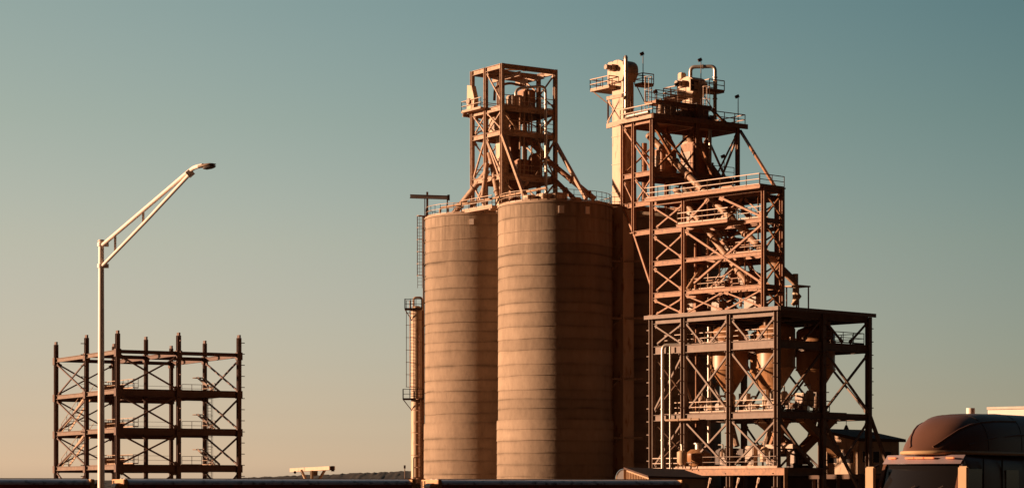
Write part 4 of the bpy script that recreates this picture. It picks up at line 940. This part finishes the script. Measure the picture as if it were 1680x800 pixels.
def shed():
    # gable end to the sun, dark roof slope to the viewer
    d = 176.0; P = lambda px, py, dd=d: at(px, py, dd)
    t = thing('ribbed_shed', 'low shed with sunlit ribbed end wall and dark roof before the elevator leg', 'shed', (PX(1060, d), d, GZ))
    a, b = P(1027, 769, 180), P(1064, 782, 174.5); along = Vector((4.6, 4.4, -.1))
    def dn(p): return Vector((p.x, p.y, GZ))
    MB().poly([dn(b), b - ZV * .02, a - ZV * .02, dn(a)], along).build('wall', M['shed_wall'], t)
    m = MB(); n = along.normalized(); k = 14
    for i in range(1, k):
        q = b.lerp(a, i / k); m.bar(dn(q) - n * .03, q - n * .03 - ZV * .15, .10, .10)
    m.bar(dn(a) - n * .06, a - n * .06, .3, .16)
    m.build('wall_rib', M['shed_wall'], t)
    up = ZV * .14; o = n * .2; e = (a - b).normalized() * .35
    MB().poly([b - o - e, a - o + e * .4, a - o + e * .4 + up, b - o - e + up], along + n * .4).build('roof', M['roof_dark'], t)
shed()
t = thing('round_tank', 'dark round tank with a bright rim left of the ribbed shed', 'tank', (PX(1022, 184), 184, GZ))
c = at(1023, 781, 184); ax_ = Vector((.75, .66, 0)).normalized(); 
MB().cyl(c - ZV * .3, c + ax_ * 5 - ZV * .3, .85, n=32).build('shell', M['dark'], t)
ring = [c - ZV * .3 + (Vector((ax_.y, -ax_.x, 0)) * math.cos(a) + ZV * math.sin(a)) * .87 for a in [2 * math.pi * k / 32 for k in range(33)]]
MB().tube(ring, .07).build('rim', M['chrome'], t)
for q in (.8, 4.0): MB().obox(Vector((c.x, c.y, (GZ + c.z - 1) / 2)) + ax_ * q, ax_, Vector((-ax_.y, ax_.x, 0)), ZV, .4, 1.3, c.z - 1 - GZ + .3).build('saddle', M['base_dark'], t)
hall()
# small conveyor gantry left of the silos
t = thing('conveyor_gantry', 'pale level conveyor gantry on splayed legs standing alone in the yard', 'conveyor', (PX(514, 262), 262, GZ))
d = 262.0
MB().bar(at(480, 770.5, d + 3), at(545, 767, d - 2.5), .8, .42).build('conveyor_box', M['casing'], t)
MB().obox(at(546, 768, d - 2.6), Vector((1, 0, 0)), Vector((0, 1, 0)), ZV, .3, .8, .6).build('end_pulley', M['dark'], t)
MB().cyl(at(484, 774, d - .5), at(484, 774, d + .5), .16).build('idler', M['dark'], t)
MB().cyl(at(511.5, 771, d - .4), Vector((PX(511.5, d), d - .4, GZ)), .2).build('leg', M['casing'], t)
for a in (494, 533): MB().cyl(at(a, 770, d - .4), at(511.5, 806, d - .4), .16).build('leg', M['casing'], t)
MB().obox(at(516, 775, d + .6), Vector((1, 0, 0)), Vector((0, 1, 0)), ZV, .7, .3, .6).build('drive_motor', M['machine'], t)
t = thing('yard_lamp', 'thin yard lamp post before the ridge left of the process column', 'lamp post', (PX(664, 255), 255, GZ))
MB().cyl(Vector((PX(664, 255), 255, GZ)), at(664, 766, 255), .05).build('post', M['steel_grey'], t); MB().obox(at(664, 765, 255), Vector((1, 0, 0)), Vector((0, 1, 0)), ZV, .2, .3, .35).build('lamp_head', M['dark'], t)

# ------------------------------------------------------------------ unfinished steel frame at the left
def unfinished():
    f = Frame(193, 268, 60)
    us = [0, f.hit(142, 'u'), f.hit(92, 'u')]; vs = [0, f.hit(293, 'v'), f.hit(392, 'v')]
    zT, zs = PZ(547, 268), [PZ(768, 268) + .4, PZ(706, 268) + .3, PZ(642, 268) + .3, PZ(573, 268)]
    t = thing('unfinished_frame', 'unfinished dark steel building frame with stairs standing apart at the left', 'steel frame', f.p(0, 0, GZ))
    mt = 'primer'
    for i, u in enumerate(us):
        for j, v in enumerate(vs):
            pegs = f.U if i == 2 and j == 0 else f.V if j == 2 and i == 0 else -f.U if (i, j) in ((0, 1),) else (-f.V if (i, j) in ((1, 0),) else None)
            column(t, f, u, v, GZ, zT + random.uniform(-.2, .15), .47 if i * j == 0 else .42, mt, pegs, splices=zs)
    for k, z in enumerate(zs):
        top = k == 3
        for j, v in enumerate(vs):
            for i in range(2): beam(t, f, (us[i], v), (us[i + 1], v), z, .3, .5, 'steel_grey' if j == 0 else mt)
        for i, u in enumerate(us):
            for j in range(2): beam(t, f, (u, vs[j]), (u, vs[j + 1]), z, .34, .42 if top else .75, mt)
        if not top:
            slab(t, f, .2, .2, us[1] * 1.0, vs[2] - .2, z + .09, .16)
    zz = [GZ + .8] + zs
    for k in range(4):
        a, b = zz[k], zz[k + 1] - .6
        if k > 0:
            xbrace(t, f, us[1], 0, us[2], 0, a, b, .16, mt); xbrace(t, f, 0, vs[2], us[1], vs[2], a, b, .18, mt)
            xbrace(t, f, 0, 0, 0, vs[1], a, b, .2, mt); xbrace(t, f, us[2], 0, us[2], vs[1], a, b, .18, mt)
        else:
            xbrace(t, f, us[1], 0, us[2], 0, a, b, .16, mt); xbrace(t, f, 0, vs[2], us[1], vs[2], a, b, .18, mt); xbrace(t, f, 0, 0, 0, vs[1], a, b, .2, mt)
        if k > 0:
            p = f.p(us[2] - .7, .9, a); side = f.V; q = f.p(us[1] + 1.2, .9, zz[k + 1] - .1)
            m = MB()
            for s_ in (-.45, .45): m.bar(p + side * s_, q + side * s_, .06, .3); m.bar(p + side * s_ + ZV * 1.0, q + side * s_ + ZV * 1.0, .05, .05)
            n = 14
            for i in range(n + 1): c = p.lerp(q, i / n); m.obox(c, f.U, f.V, ZV, .28, .9, .05)
            for i in range(0, n + 1, 3):
                for s_ in (-.45, .45): c = p.lerp(q, i / n) + side * s_; m.bar(c, c + ZV * 1.0, .045, .045)
            if k < 3: m.build('stair_flight', M['rail'], t)
            z = zs[k - 1] + .17
            railing(t, [f.p(us[1] + 1.2, 2.0, z), f.p(.3, 2.0, z), f.p(.3, vs[1] * .35, z)], 'rail', r=.03)
            railing(t, [f.p(us[1], vs[1] * .8, z), f.p(us[1], vs[1] * .2, z)], 'rail', r=.03)
            railing(t, [f.p(us[1] * .6, vs[2] - .4, z), f.p(us[1] * 1.0, vs[2] - .4, z), f.p(us[1], vs[2] - 3, z)], 'rail', r=.03)
            m = MB(); m.obox(f.p(us[1] * 1.2, vs[1] * .55, z + .45), f.U, f.V, ZV, .8, 2.6, .9); m.build('edge_screen', M['rail'], t)
            m = MB()
            for s_ in (0, .95, 1.0): pass
            p0, p1 = f.p(us[2] - .4, 3.0, z + 1.3), f.p(us[2] - .4, vs[2], z + 1.25)
            m.cyl(p0, p1, .02, n=6); m.cyl(p0 - ZV * .55, p1 - ZV * .55, .02, n=6); m.build('lifeline', M['rail'], t)
            p = f.p(us[1] * .45, vs[2] + .2 - 1.0, z); q = f.p(us[1] * .95, vs[2] - .8, z + 1.9); m = MB()
            for s_ in (-.35, .35): m.bar(p + side * s_, q + side * s_, .06, .28)
            for i in range(7): m.obox(p.lerp(q, i / 6), f.U, f.V, ZV, .26, .7, .05)
            m.obox(q + f.U * .7, f.U, f.V, ZV, 1.2, 1.0, .12); m.build('stair_flight', M['steel_grey'], t)
    L = MB(); ladder_mb(L, f.p(us[1] * .45, vs[2] - 1.8, GZ), f.p(us[1] * .45, vs[2] - 1.8, zs[2] + 1), f.V, .5, -f.U * .8); L.build('caged_ladder', M['primer'], t)
unfinished()

# ------------------------------------------------------------------ covered rail wagons
AX = Vector((math.cos(R(24)), math.sin(R(24)), 0)); NX = Vector((-AX.y, AX.x, 0))
o2 = Vector((PX(203, 143), 143, 0)); CL = 19.4; ZC = PZ(784.6, 143)
def wagon(label, start, L):
    o = o2 + AX * start; w = 3.05
    t = thing('rail_wagon', label, 'rail wagon', o + AX * (L / 2) + NX * (w / 2) + ZV * GZ, 'covered rail wagons in a row')
    zf = GZ + 1.1
    def ring(x, zt, inset=0):
        prof = []
        for a in [i * math.pi / 2 / 6 for i in range(7)]:
            prof.append((inset + 1.0 - math.cos(a), zt - .36 + .36 * math.sin(a)))
        pr = prof + [(w - y, z) for y, z in reversed(prof)]
        return [o + AX * x + NX * y + ZV * z for y, z in pr]
    side = MB(); x0, x1 = .30, L - .30
    side.poly([o + AX * x0 + NX * y + ZV * z for y, z in ((.0, ZC - .365), (0, zf), (w, zf), (w, ZC - .365))], AX * (x1 - x0)); side.build('body', M['car_red'], t)
    r = MB(); r.loft([ring(x0 + .03, ZC), ring(x0 + .06, ZC), ring(x1 - .06, ZC), ring(x1 - .03, ZC)]); r.build('roof', M['car_roof'], t, smooth=50)
    m = MB(); n = 13
    for i in range(n + 1): x = x0 + .2 + (x1 - x0 - .4) * i / n; m.obox(o + AX * x + NX * -.05 + ZV * ((zf + ZC - .42) / 2), AX, NX, ZV, .1, .1, ZC - .42 - zf)
    m.build('side_rib', M['car_red'], t)
    m = MB()
    for y in (1.1, 1.95): m.bar(o + AX * x0 + NX * y + ZV * (ZC + .02), o + AX * x1 + NX * y + ZV * (ZC + .02), .35, .03)
    m.build('running_board', M['galv'], t)
    for e, sg in ((0.0, 1), (L, -1)):
        m = MB(); m.obox(o + AX * (e + sg * .14) + NX * (w / 2) + ZV * ((GZ + 1 + ZC - .02) / 2), AX, NX, ZV, .28, w - .06, ZC - .02 - GZ - 1); m.build('end_plate', M['car_end'], t, bevel=.04)
        m = MB(); c = o + AX * (e - sg * .22) + NX * .85 + ZV * (ZC - .52); m.cyl(c - NX * .55, c + NX * .45, .26, n=20); m.build('brake_housing', M['machine'], t)
        m = MB(); ladder_mb(m, o + AX * (e - sg * .06) + NX * 2.5 + ZV * GZ, o + AX * (e - sg * .06) + NX * 2.5 + ZV * (ZC - .1), NX, .45); m.build('end_ladder', M['dark'], t)
        m = MB(); c = o + AX * (e - sg * .1) + NX * w / 2 + ZV * (GZ + .95); m.bar(c, c + AX * sg * .9, .3, .3); m.build('coupler', M['dark'], t)
        tr = MB(); cx = o + AX * (e + sg * 2.8) + NX * w / 2 + ZV * (GZ + .72); tr.obox(cx, AX, NX, ZV, 2.6, 2.2, .35); tk = tr.build('bogie', M['dark'], t)
        for a in (-.9, .9):
            for b in (-.76, .76):
                c = cx + AX * a + NX * b - ZV * .12; MB().cyl(c - NX * .06, c + NX * .06, .42, n=24).build('wheel', M['dark'], tk)
    MB().bar(o + AX * 1.0 + NX * w / 2 + ZV * (GZ + 1.0), o + AX * (L - 1.0) + NX * w / 2 + ZV * (GZ + 1.0), 1.0, .3).build('underframe', M['dark'], t)
wagon('grey roofed dark red rail wagon behind the street lamp, cut by the left edge', -1.55 - CL - .25, CL)
wagon('grey roofed dark red rail wagon in the middle of the row, before the ridge', 0, CL)
wagon('grey roofed dark red rail wagon before the two silos, last of the row', 20.95, 18.3)
c = o2 + NX * 1.5
tag(strip('rail_bed', Vector((c.x, c.y, 0)), AX, 5.0, -120, 120, GZ + .02, 'ballast'), kind='structure')
for y in (-.76, .76):
    p = Vector((c.x, c.y, GZ + .12)) + NX * y; tag(MB().bar(p - AX * 110, p + AX * 110, .08, .16).build('railway_track', M['dark']), kind='structure')

# ------------------------------------------------------------------ street lamp
def street_lamp():
    d = 76.0; b = Vector((PX(166, d), d, 0)); zt_ = PZ(396, d)
    t = thing('street_lamp', 'tall pale street lamp with a long truss arm reaching right', 'street lamp', b)
    MB().cyl(b, b + ZV * zt_, .122, .09, 24).build('pole', M['lamp_paint'], t)
    m = MB(); m.cyl(b + ZV * zt_, b + ZV * (zt_ + .06), .125, .09, 24); m.build('pole_cap', M['lamp_paint'], t)
    m = MB()
    for y in (401, 436): z = PZ(y, d); m.cyl(b + ZV * (z - .06), b + ZV * (z + .06), .128, n=24); m.obox(b + Vector((.16, 0, z)), Vector((1, 0, 0)), Vector((0, 1, 0)), ZV, .16, .12, .13)
    m.build('collar', M['lamp_paint'], t)
    la = lambda px, py: at(px, py, 76.0 - (px - 166) * .030)
    A0, A1 = la(168, 402), la(309, 282)
    up = [A0, A1, la(316, 276.5), la(322, 274), la(333, 272)]
    MB().tube([A0, A1, la(313, 279), la(318, 275.5), la(324, 273.2), la(333, 271.5)], .066, 14).build('upper_arm', M['lamp_paint'], t)
    MB().tube([la(168, 436), la(240, 362), la(311, 286)], .056, 14).build('lower_arm', M['lamp_paint'], t)
    MB().obox(la(312, 284), Vector((.76, 0, .65)), Vector((0, 1, 0)), Vector((-.65, 0, .76)), .2, .17, .2).build('arm_clamp', M['lamp_paint'], t)
    m = MB()
    for xa in (189, 235): 
        f1 = (xa - 168) / 141; m.bar(la(xa, 402 - 120 * f1 + 3), la(xa, 436 - (xa - 168) * 1.045), .07, .05)
    m.build('strut', M['lamp_paint'], t)
    c = la(340, 271.5); D = Vector((.97, -.24, .12)).normalized(); U = Vector((-.12, 0, 1)).normalized(); rings = []
    for x, w, h in ((-.30, .055, .05), (-.24, .08, .05), (-.08, .14, .065), (.1, .15, .06), (.20, .11, .04), (.28, .03, .012)):
        rings.append([c + D * x + Vector((.24, .97, 0)) * (math.cos(a) * w) + U * (max(math.sin(a), -.55) * h) for a in [2 * math.pi * k / 16 for k in range(16)]])
    lh = MB().loft(rings).build('lamp_head', M['machine'], t)
    MB().loft([[c + D * x - U * .055 + Vector((.24, .97, 0)) * (math.cos(a) * w) + U * (math.sin(a) * h - h * .2) for a in [2 * math.pi * k / 16 for k in range(16)]]
               for x, w, h in ((-.14, .05, .03), (-.05, .14, .055), (.11, .145, .055), (.21, .10, .04), (.27, .03, .015))]).build('lens', M['lamp_head'], lh)
    MB().obox(b + ZV * .05, Vector((1, 0, 0)), Vector((0, 1, 0)), ZV, .5, .5, .1).build('base_plate', M['lamp_paint'], t)
street_lamp()

# ------------------------------------------------------------------ truck
TL = Vector((-TF.y, TF.x, 0))      # truck's left (to the viewer's right and nearer)
TO = Vector((PX(1511, 60), 60, 0)) - TF * .3
def T(x, y, z): return TO + TF * x + TL * y + ZV * z
def sect(x, hw, z0, z1, n=22, pw=4.0, flat=True):
    """rounded hood section across the truck"""
    pts = []
    for k in range(n + 1):
        a = math.pi * k / n; c, s_ = math.cos(a), math.sin(a)
        pts.append(T(x, hw * math.copysign(abs(c) ** (2 / pw), c), z0 + (z1 - z0) * abs(s_) ** (2 / pw)))
    return pts
def truck():
    t = thing('semi_truck', 'dark maroon semi truck with tall roof fairing entering from the right', 'truck', T(0, 0, 0))
    # cab and sleeper
    secs = []
    for x, hw, zt_ in ((.18, 1.02, 2.70), (.05, 1.10, 2.80), (-.3, 1.17, 2.86), (-1.4, 1.2, 2.88), (-4.8, 1.2, 2.88)):
        secs.append(sect(x, hw, .95, zt_, pw=9))
    MB().loft(secs).build('cab', M['truck'], t, smooth=35)
    secs = []
    for x, hw, zt_, pw in ((.46, .08, 2.93, 2.2), (.40, .30, 2.99, 2.2), (.26, .50, 3.10, 2.2), (.06, .66, 3.26, 2.2), (-.2, .80, 3.46, 2.3), (-.55, .92, 3.68, 2.4), (-.95, 1.02, 3.84, 2.6), (-1.4, 1.09, 3.94, 2.9), (-2.0, 1.15, 3.985, 3.2), (-3.2, 1.18, 4.0, 3.6), (-4.7, 1.18, 4.0, 4)):
        secs.append(sect(x, hw, 2.86, zt_, pw=pw))
    MB().loft(secs).build('roof_fairing', M['truck'], t, smooth=60)
    FR = [(.40, .30, 2.99, 2.2), (.26, .50, 3.10, 2.2), (.06, .66, 3.26, 2.2), (-.2, .80, 3.46, 2.3), (-.55, .92, 3.68, 2.4), (-.95, 1.02, 3.84, 2.6), (-1.4, 1.09, 3.94, 2.9), (-2.0, 1.15, 3.985, 3.2), (-3.2, 1.18, 4.0, 3.6)]
    def onf(i, a, lift=.004):
        x, hw, zt_, pw = FR[i]; c, s_ = math.cos(a), math.sin(a)
        return T(x, (hw + lift) * math.copysign(abs(c) ** (2 / pw), c), 2.86 + (zt_ + lift - 2.86) * abs(s_) ** (2 / pw))
    for a0, a1 in ((.30, .25), (.70, .75)):                      # edges of the pressed centre panel
        MB().tube([onf(i, math.pi * (a0 + (a1 - a0) * i / 7)) for i in range(1, 9)], .03, 8).build('panel_edge', M['truck'], t)
    for i in (6, 8):
        MB().tube([onf(i, math.pi * k / 24, .0) for k in range(25)], .009, 6).build('panel_seam', M['truck_dark'], t)
    # fairing lip and side body lines
    lip = [T(x, -hw, 2.92) for x, hw in ((-4.7, 1.19), (-2.0, 1.16), (-.95, 1.03), (-.55, .94), (-.2, .82), (.06, .68), (.26, .53), (.40, .33))] + [T(.49, 0, 2.92)] + [T(x, hw, 2.92) for x, hw in ((.40, .33), (.26, .53), (.06, .68), (-.2, .82), (-.55, .94), (-.95, 1.03), (-2.0, 1.16), (-4.7, 1.19))]
    MB().tube(lip, .05, 8).build('fairing_lip', M['mirror'], t)  # pale colour on the lip stands in for a sunlit rim
    for sg in (1, -1):
        m = MB(); m.tube([T(-.6, sg * .90, 3.12), T(-1.5, sg * 1.06, 3.30), T(-3.0, sg * 1.155, 3.42), T(-4.7, sg * 1.17, 3.42)], .03, 8); m.build('side_crease', M['truck'], t)
    for sg in (-1, 1):
        m = MB()
        for x in (-.85, -1.95, -3.5): m.bar(T(x, sg * 1.2, 1.0), T(x, sg * 1.2, 2.8), .035, .03)
        m.bar(T(-.85, sg * 1.2, 1.62), T(-4.75, sg * 1.2, 1.62), .035, .03); m.build('panel_seam', M['truck_dark'], t)
        MB().poly([T(-4.75, sg * 1.16, 1.2), T(-5.5, sg * 1.14, 1.2), T(-5.5, sg * 1.14, 3.75), T(-4.75, sg * 1.16, 3.9)], TL * (sg * .03)).build('side_extender', M['truck'], t)
    # sun visor
    m = MB(); prof = []
    for k in range(13):
        y = -1.12 + 2.24 * k / 12; x = .52 - .22 * (y / 1.12) ** 2; prof.append((x, y))
    top = [T(x - .28, y, 2.86) for x, y in prof]; bot = [T(x, y, 2.63) for x, y in prof]; bi = [T(x - .03, y, 2.62) for x, y in prof]; ti = [T(x - .31, y, 2.85) for x, y in prof]
    m.loft([[a, b, c_, d_] for a, b, c_, d_ in zip(top, bot, bi, ti)]); m.build('sun_visor', M['visor'], t, smooth=50)
    for y in (-.85, -.28, 0, .28, .82):
        x = .52 - .22 * (y / 1.12) ** 2; c = T(x - .12, y, 2.78); MB().obox(c, TL, TF, ZV, .24 if abs(y) < .5 else .2, .08, .045).build('marker_light', M['amber'], t)
    # windscreen
    ws = []
    for k in range(11):
        y = -1.06 + 2.12 * k / 10; c_ = (y / 1.06) ** 2; ws.append([T(.30 - .16 * c_, y, 2.66), T(.86 - .30 * c_, y, 1.72), T(.78 - .30 * c_, y, 1.70), T(.22 - .16 * c_, y, 2.64)])
    MB().loft(ws).build('windscreen', M['glass'], t)
    for sg in (-1, 1):
        MB().bar(T(.10, sg * 1.10, 2.68), T(.58, sg * 1.12, 1.7), .1, .12).build('screen_pillar', M['truck'], t)
        MB().poly([T(.30, sg * 1.19, 1.75), T(-.75, sg * 1.19, 1.75), T(-.75, sg * 1.19, 2.5), T(.02, sg * 1.19, 2.5)], TL * (sg * .025)).build('side_window', M['glass'], t)
        MB().obox(T(-2.55, sg * 1.2, 2.18), TF, TL, ZV, .75, .03, .6).build('sleeper_window', M['glass'], t)
        # mirror
        mm = MB(); mm.obox(T(.55, sg * 1.335, 2.06), TL, TF, ZV, .27, .13, 1.0); mi = mm.build('mirror', M['mirror'], t, bevel=.03)
        MB().obox(T(.482, sg * 1.335, 2.06), TL, TF, ZV, .23, .01, .92).build('mirror_glass', M['chrome'], mi)
        MB().tube([T(.52, sg * 1.335, 2.5), T(.35, sg * 1.2, 2.6)], .03, 8).build('mirror_arm', M['truck_dark'], mi)
        MB().tube([T(.52, sg * 1.335, 1.65), T(.4, sg * 1.15, 1.72)], .03, 8).build('mirror_arm', M['truck_dark'], mi)
    # wipers and inside visor glint
    for y in (-.45, .35): MB().bar(T(.90, y, 1.80), T(.72, y + .5, 2.06), .03, .03).build('wiper', M['chrome'], t)
    # bonnet, grille, bumper, wheels
    secs = [sect(x, hw, .75, zt_, pw=4) for x, hw, zt_ in ((.5, 1.08, 1.74), (1.2, 1.0, 1.70), (2.0, .88, 1.6), (2.35, .7, 1.45))]
    MB().loft(secs).build('bonnet', M['truck'], t, smooth=50)
    MB().obox(T(2.38, 0, 1.05), TF, TL, ZV, .06, 1.0, .65).build('grille', M['chrome'], t); MB().obox(T(2.4, 0, .5), TF, TL, ZV, .25, 2.3, .4).build('bumper', M['chrome'], t, bevel=.05)
    for sg in (-1, 1):
        MB().obox(T(2.2, sg * .95, .95), TF, TL, ZV, .2, .35, .25).build('headlight', M['glass'], t, bevel=.04)
        for x in (1.55, -5.6, -6.9):
            if x < 0: pass
            w = MB().cyl(T(x, sg * (1.22 if x > 0 else 1.2), .5), T(x, sg * (.94 if x > 0 else .62), .5), .5, n=36).build('wheel', M['tyre'], t)
            MB().cyl(T(x, sg * 1.225, .5), T(x, sg * 1.16, .5), .29, n=24).build('rim', M['chrome'], w)
    MB().obox(T(-3.4, 0, .75), TF, TL, ZV, 9.2, .9, .3).build('chassis', M['truck_dark'], t)
    MB().cyl(T(-4.95, -1.2, 1.0), T(-4.95, -1.2, 4.24), .12, n=20).build('exhaust_stack', M['trailer'], t)
truck()
def trailer():
    t = thing('box_trailer', 'white box trailer towed behind the maroon truck, only its top showing', 'trailer', T(-12.5, 0, 0))
    MB().obox(T(-6.2 - 7.0, 0, 2.73), TF, TL, ZV, 14.0, 2.6, 3.06).build('box', M['trailer'], t, bevel=.04)
    for x in (-17.4, -18.7):
        for sg in (-1, 1):
            w = MB().cyl(T(x, sg * 1.25, .5), T(x, sg * .7, .5), .5, n=36).build('wheel', M['tyre'], t); MB().cyl(T(x, sg * 1.256, .5), T(x, sg * 1.2, .5), .29, n=24).build('rim', M['chrome'], w)
    MB().obox(T(-18, 0, .95), TF, TL, ZV, 3.4, 1.2, .4).build('bogie', M['truck_dark'], t); MB().bar(T(-6.21, -1.31, 4.27), T(-6.21, 1.31, 4.27), .05, .07).build('top_rail', M['galv'], t)
trailer()

# ------------------------------------------------------------------ light, sky, camera
EL, BEHIND = R(9.0), R(0.5)
sd = Vector((-math.cos(EL) * math.cos(BEHIND), math.cos(EL) * math.sin(BEHIND), math.sin(EL)))
sun = bpy.data.lights.new('sun', 'SUN'); sun.energy = 5.0; sun.angle = R(1.0); sun.color = (1.0, .67, .43)
so = bpy.data.objects.new('sun', sun); COL.objects.link(so); so.rotation_euler = sd.to_track_quat('Z', 'Y').to_euler(); so.location = (-60, 100, 80)
w = bpy.data.worlds.new("World"); sc.world = w; w.use_nodes = True
nt = w.node_tree; bg = nt.nodes['Background']
sky = nt.nodes.new('ShaderNodeTexSky'); sky.sky_type = 'NISHITA'; sky.sun_disc = False
sky.sun_elevation = EL; sky.sun_rotation = R(-90) + BEHIND; sky.altitude = 100; sky.air_density = 1.0; sky.dust_density = 1.5; sky.ozone_density = 1.0
EXPO = 1.0
SKY_Z = ((0.0, (2.577, 2.433, 3.37)), (0.0105, (2.241, 2.116, 2.93)), (0.0144, (1.98, 1.891, 2.655)), (0.021, (1.673, 1.61, 2.283)), (0.0315, (1.409, 1.339, 1.843)), (0.042, (1.268, 1.188, 1.564)), (0.0524, (1.18, 1.101, 1.38)), (0.0655, (1.127, 1.039, 1.222)), (0.0785, (1.101, 1.0, 1.114)), (0.0915, (1.083, 0.981, 1.032)), (0.1045, (1.069, 0.972, 0.963)), (0.156, (0.915, 0.915, 0.817)), (0.2035, (0.81, 0.875, 0.771)))
SKY_X = (-.89, -.68, -.75); SKY_X2 = (-3.36, -2.85, -2.88); SKY_XZ = (-5.8, -3.3, -1.7)
# the evening sky: warm and bright towards the sun on the left, teal overhead, dimmed and tinted warm out of view, beside and behind the camera, to cut fill
N_, L_ = nt.nodes, nt.links
tcw = N_.new('ShaderNodeTexCoord'); sxw = N_.new('ShaderNodeSeparateXYZ'); L_.new(tcw.outputs['Generated'], sxw.inputs[0])
def mw(op, a, b=None):
    n = N_.new('ShaderNodeMath'); n.operation = op
    for i, v in enumerate((a, b)):
        if v is None: continue
        if isinstance(v, (int, float)): n.inputs[i].default_value = v
        else: L_.new(v, n.inputs[i])
    return n.outputs[0]
xc = mw('MINIMUM', mw('MAXIMUM', sxw.outputs[0], -.3), .3); x2 = mw('MULTIPLY', xc, xc)
xz = mw('MULTIPLY', xc, mw('MINIMUM', mw('MAXIMUM', sxw.outputs[2], 0.0), .21))
ch = [mw('EXPONENT', mw('ADD', mw('ADD', mw('MULTIPLY', xc, SKY_X[i]), mw('MULTIPLY', x2, SKY_X2[i])), mw('MULTIPLY', xz, SKY_XZ[i]))) for i in range(3)]
cmb = N_.new('ShaderNodeCombineXYZ')
for i in range(3): L_.new(ch[i], cmb.inputs[i])
zr = N_.new('ShaderNodeValToRGB'); L_.new(mw('MULTIPLY', sxw.outputs[2], 2.0), zr.inputs[0])
el = zr.color_ramp.elements
for i, (p, c) in enumerate(SKY_Z):
    e = el[i] if i < 2 else el.new(1.0)
    e.position = p * 2; e.color = (*[v / 4.0 for v in c], 1)
def mulc(a, b):
    n = N_.new('ShaderNodeVectorMath'); n.operation = 'MULTIPLY'
    for i, v in enumerate((a, b)):
        if isinstance(v, tuple): n.inputs[i].default_value = v
        else: L_.new(v, n.inputs[i])
    return n.outputs[0]
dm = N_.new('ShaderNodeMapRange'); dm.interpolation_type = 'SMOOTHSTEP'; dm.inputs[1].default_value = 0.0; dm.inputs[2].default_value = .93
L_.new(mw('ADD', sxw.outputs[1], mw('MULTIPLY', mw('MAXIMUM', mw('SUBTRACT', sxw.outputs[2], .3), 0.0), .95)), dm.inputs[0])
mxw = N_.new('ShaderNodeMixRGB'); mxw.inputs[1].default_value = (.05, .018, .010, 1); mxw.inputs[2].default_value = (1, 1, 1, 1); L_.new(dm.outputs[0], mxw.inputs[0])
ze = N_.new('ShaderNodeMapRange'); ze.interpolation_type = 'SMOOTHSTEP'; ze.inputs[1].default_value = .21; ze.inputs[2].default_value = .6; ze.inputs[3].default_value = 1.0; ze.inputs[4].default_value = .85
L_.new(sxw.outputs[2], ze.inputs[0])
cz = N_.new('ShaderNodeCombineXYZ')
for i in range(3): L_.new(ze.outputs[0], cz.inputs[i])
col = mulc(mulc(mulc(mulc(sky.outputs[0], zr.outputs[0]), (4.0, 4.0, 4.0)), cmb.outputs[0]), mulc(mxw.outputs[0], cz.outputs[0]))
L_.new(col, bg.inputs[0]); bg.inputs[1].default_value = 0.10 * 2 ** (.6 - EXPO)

cam = bpy.data.cameras.new('camera'); cam.lens = 36.0 * F / 1680.0; cam.sensor_width = 36; cam.shift_y = 400.0 / 1680.0; cam.clip_end = 12000; cam.clip_start = .5
co = bpy.data.objects.new('camera', cam); COL.objects.link(co); co.location = (0, 0, EYE); co.rotation_euler = (R(90), 0, 0)
sc.camera = co
vs_ = sc.view_settings
sc.display_settings.display_device = 'sRGB'
vs_.view_transform = 'Standard'; vs_.look = 'None'; vs_.exposure = EXPO; vs_.gamma = 1.0; vs_.use_curve_mapping = False
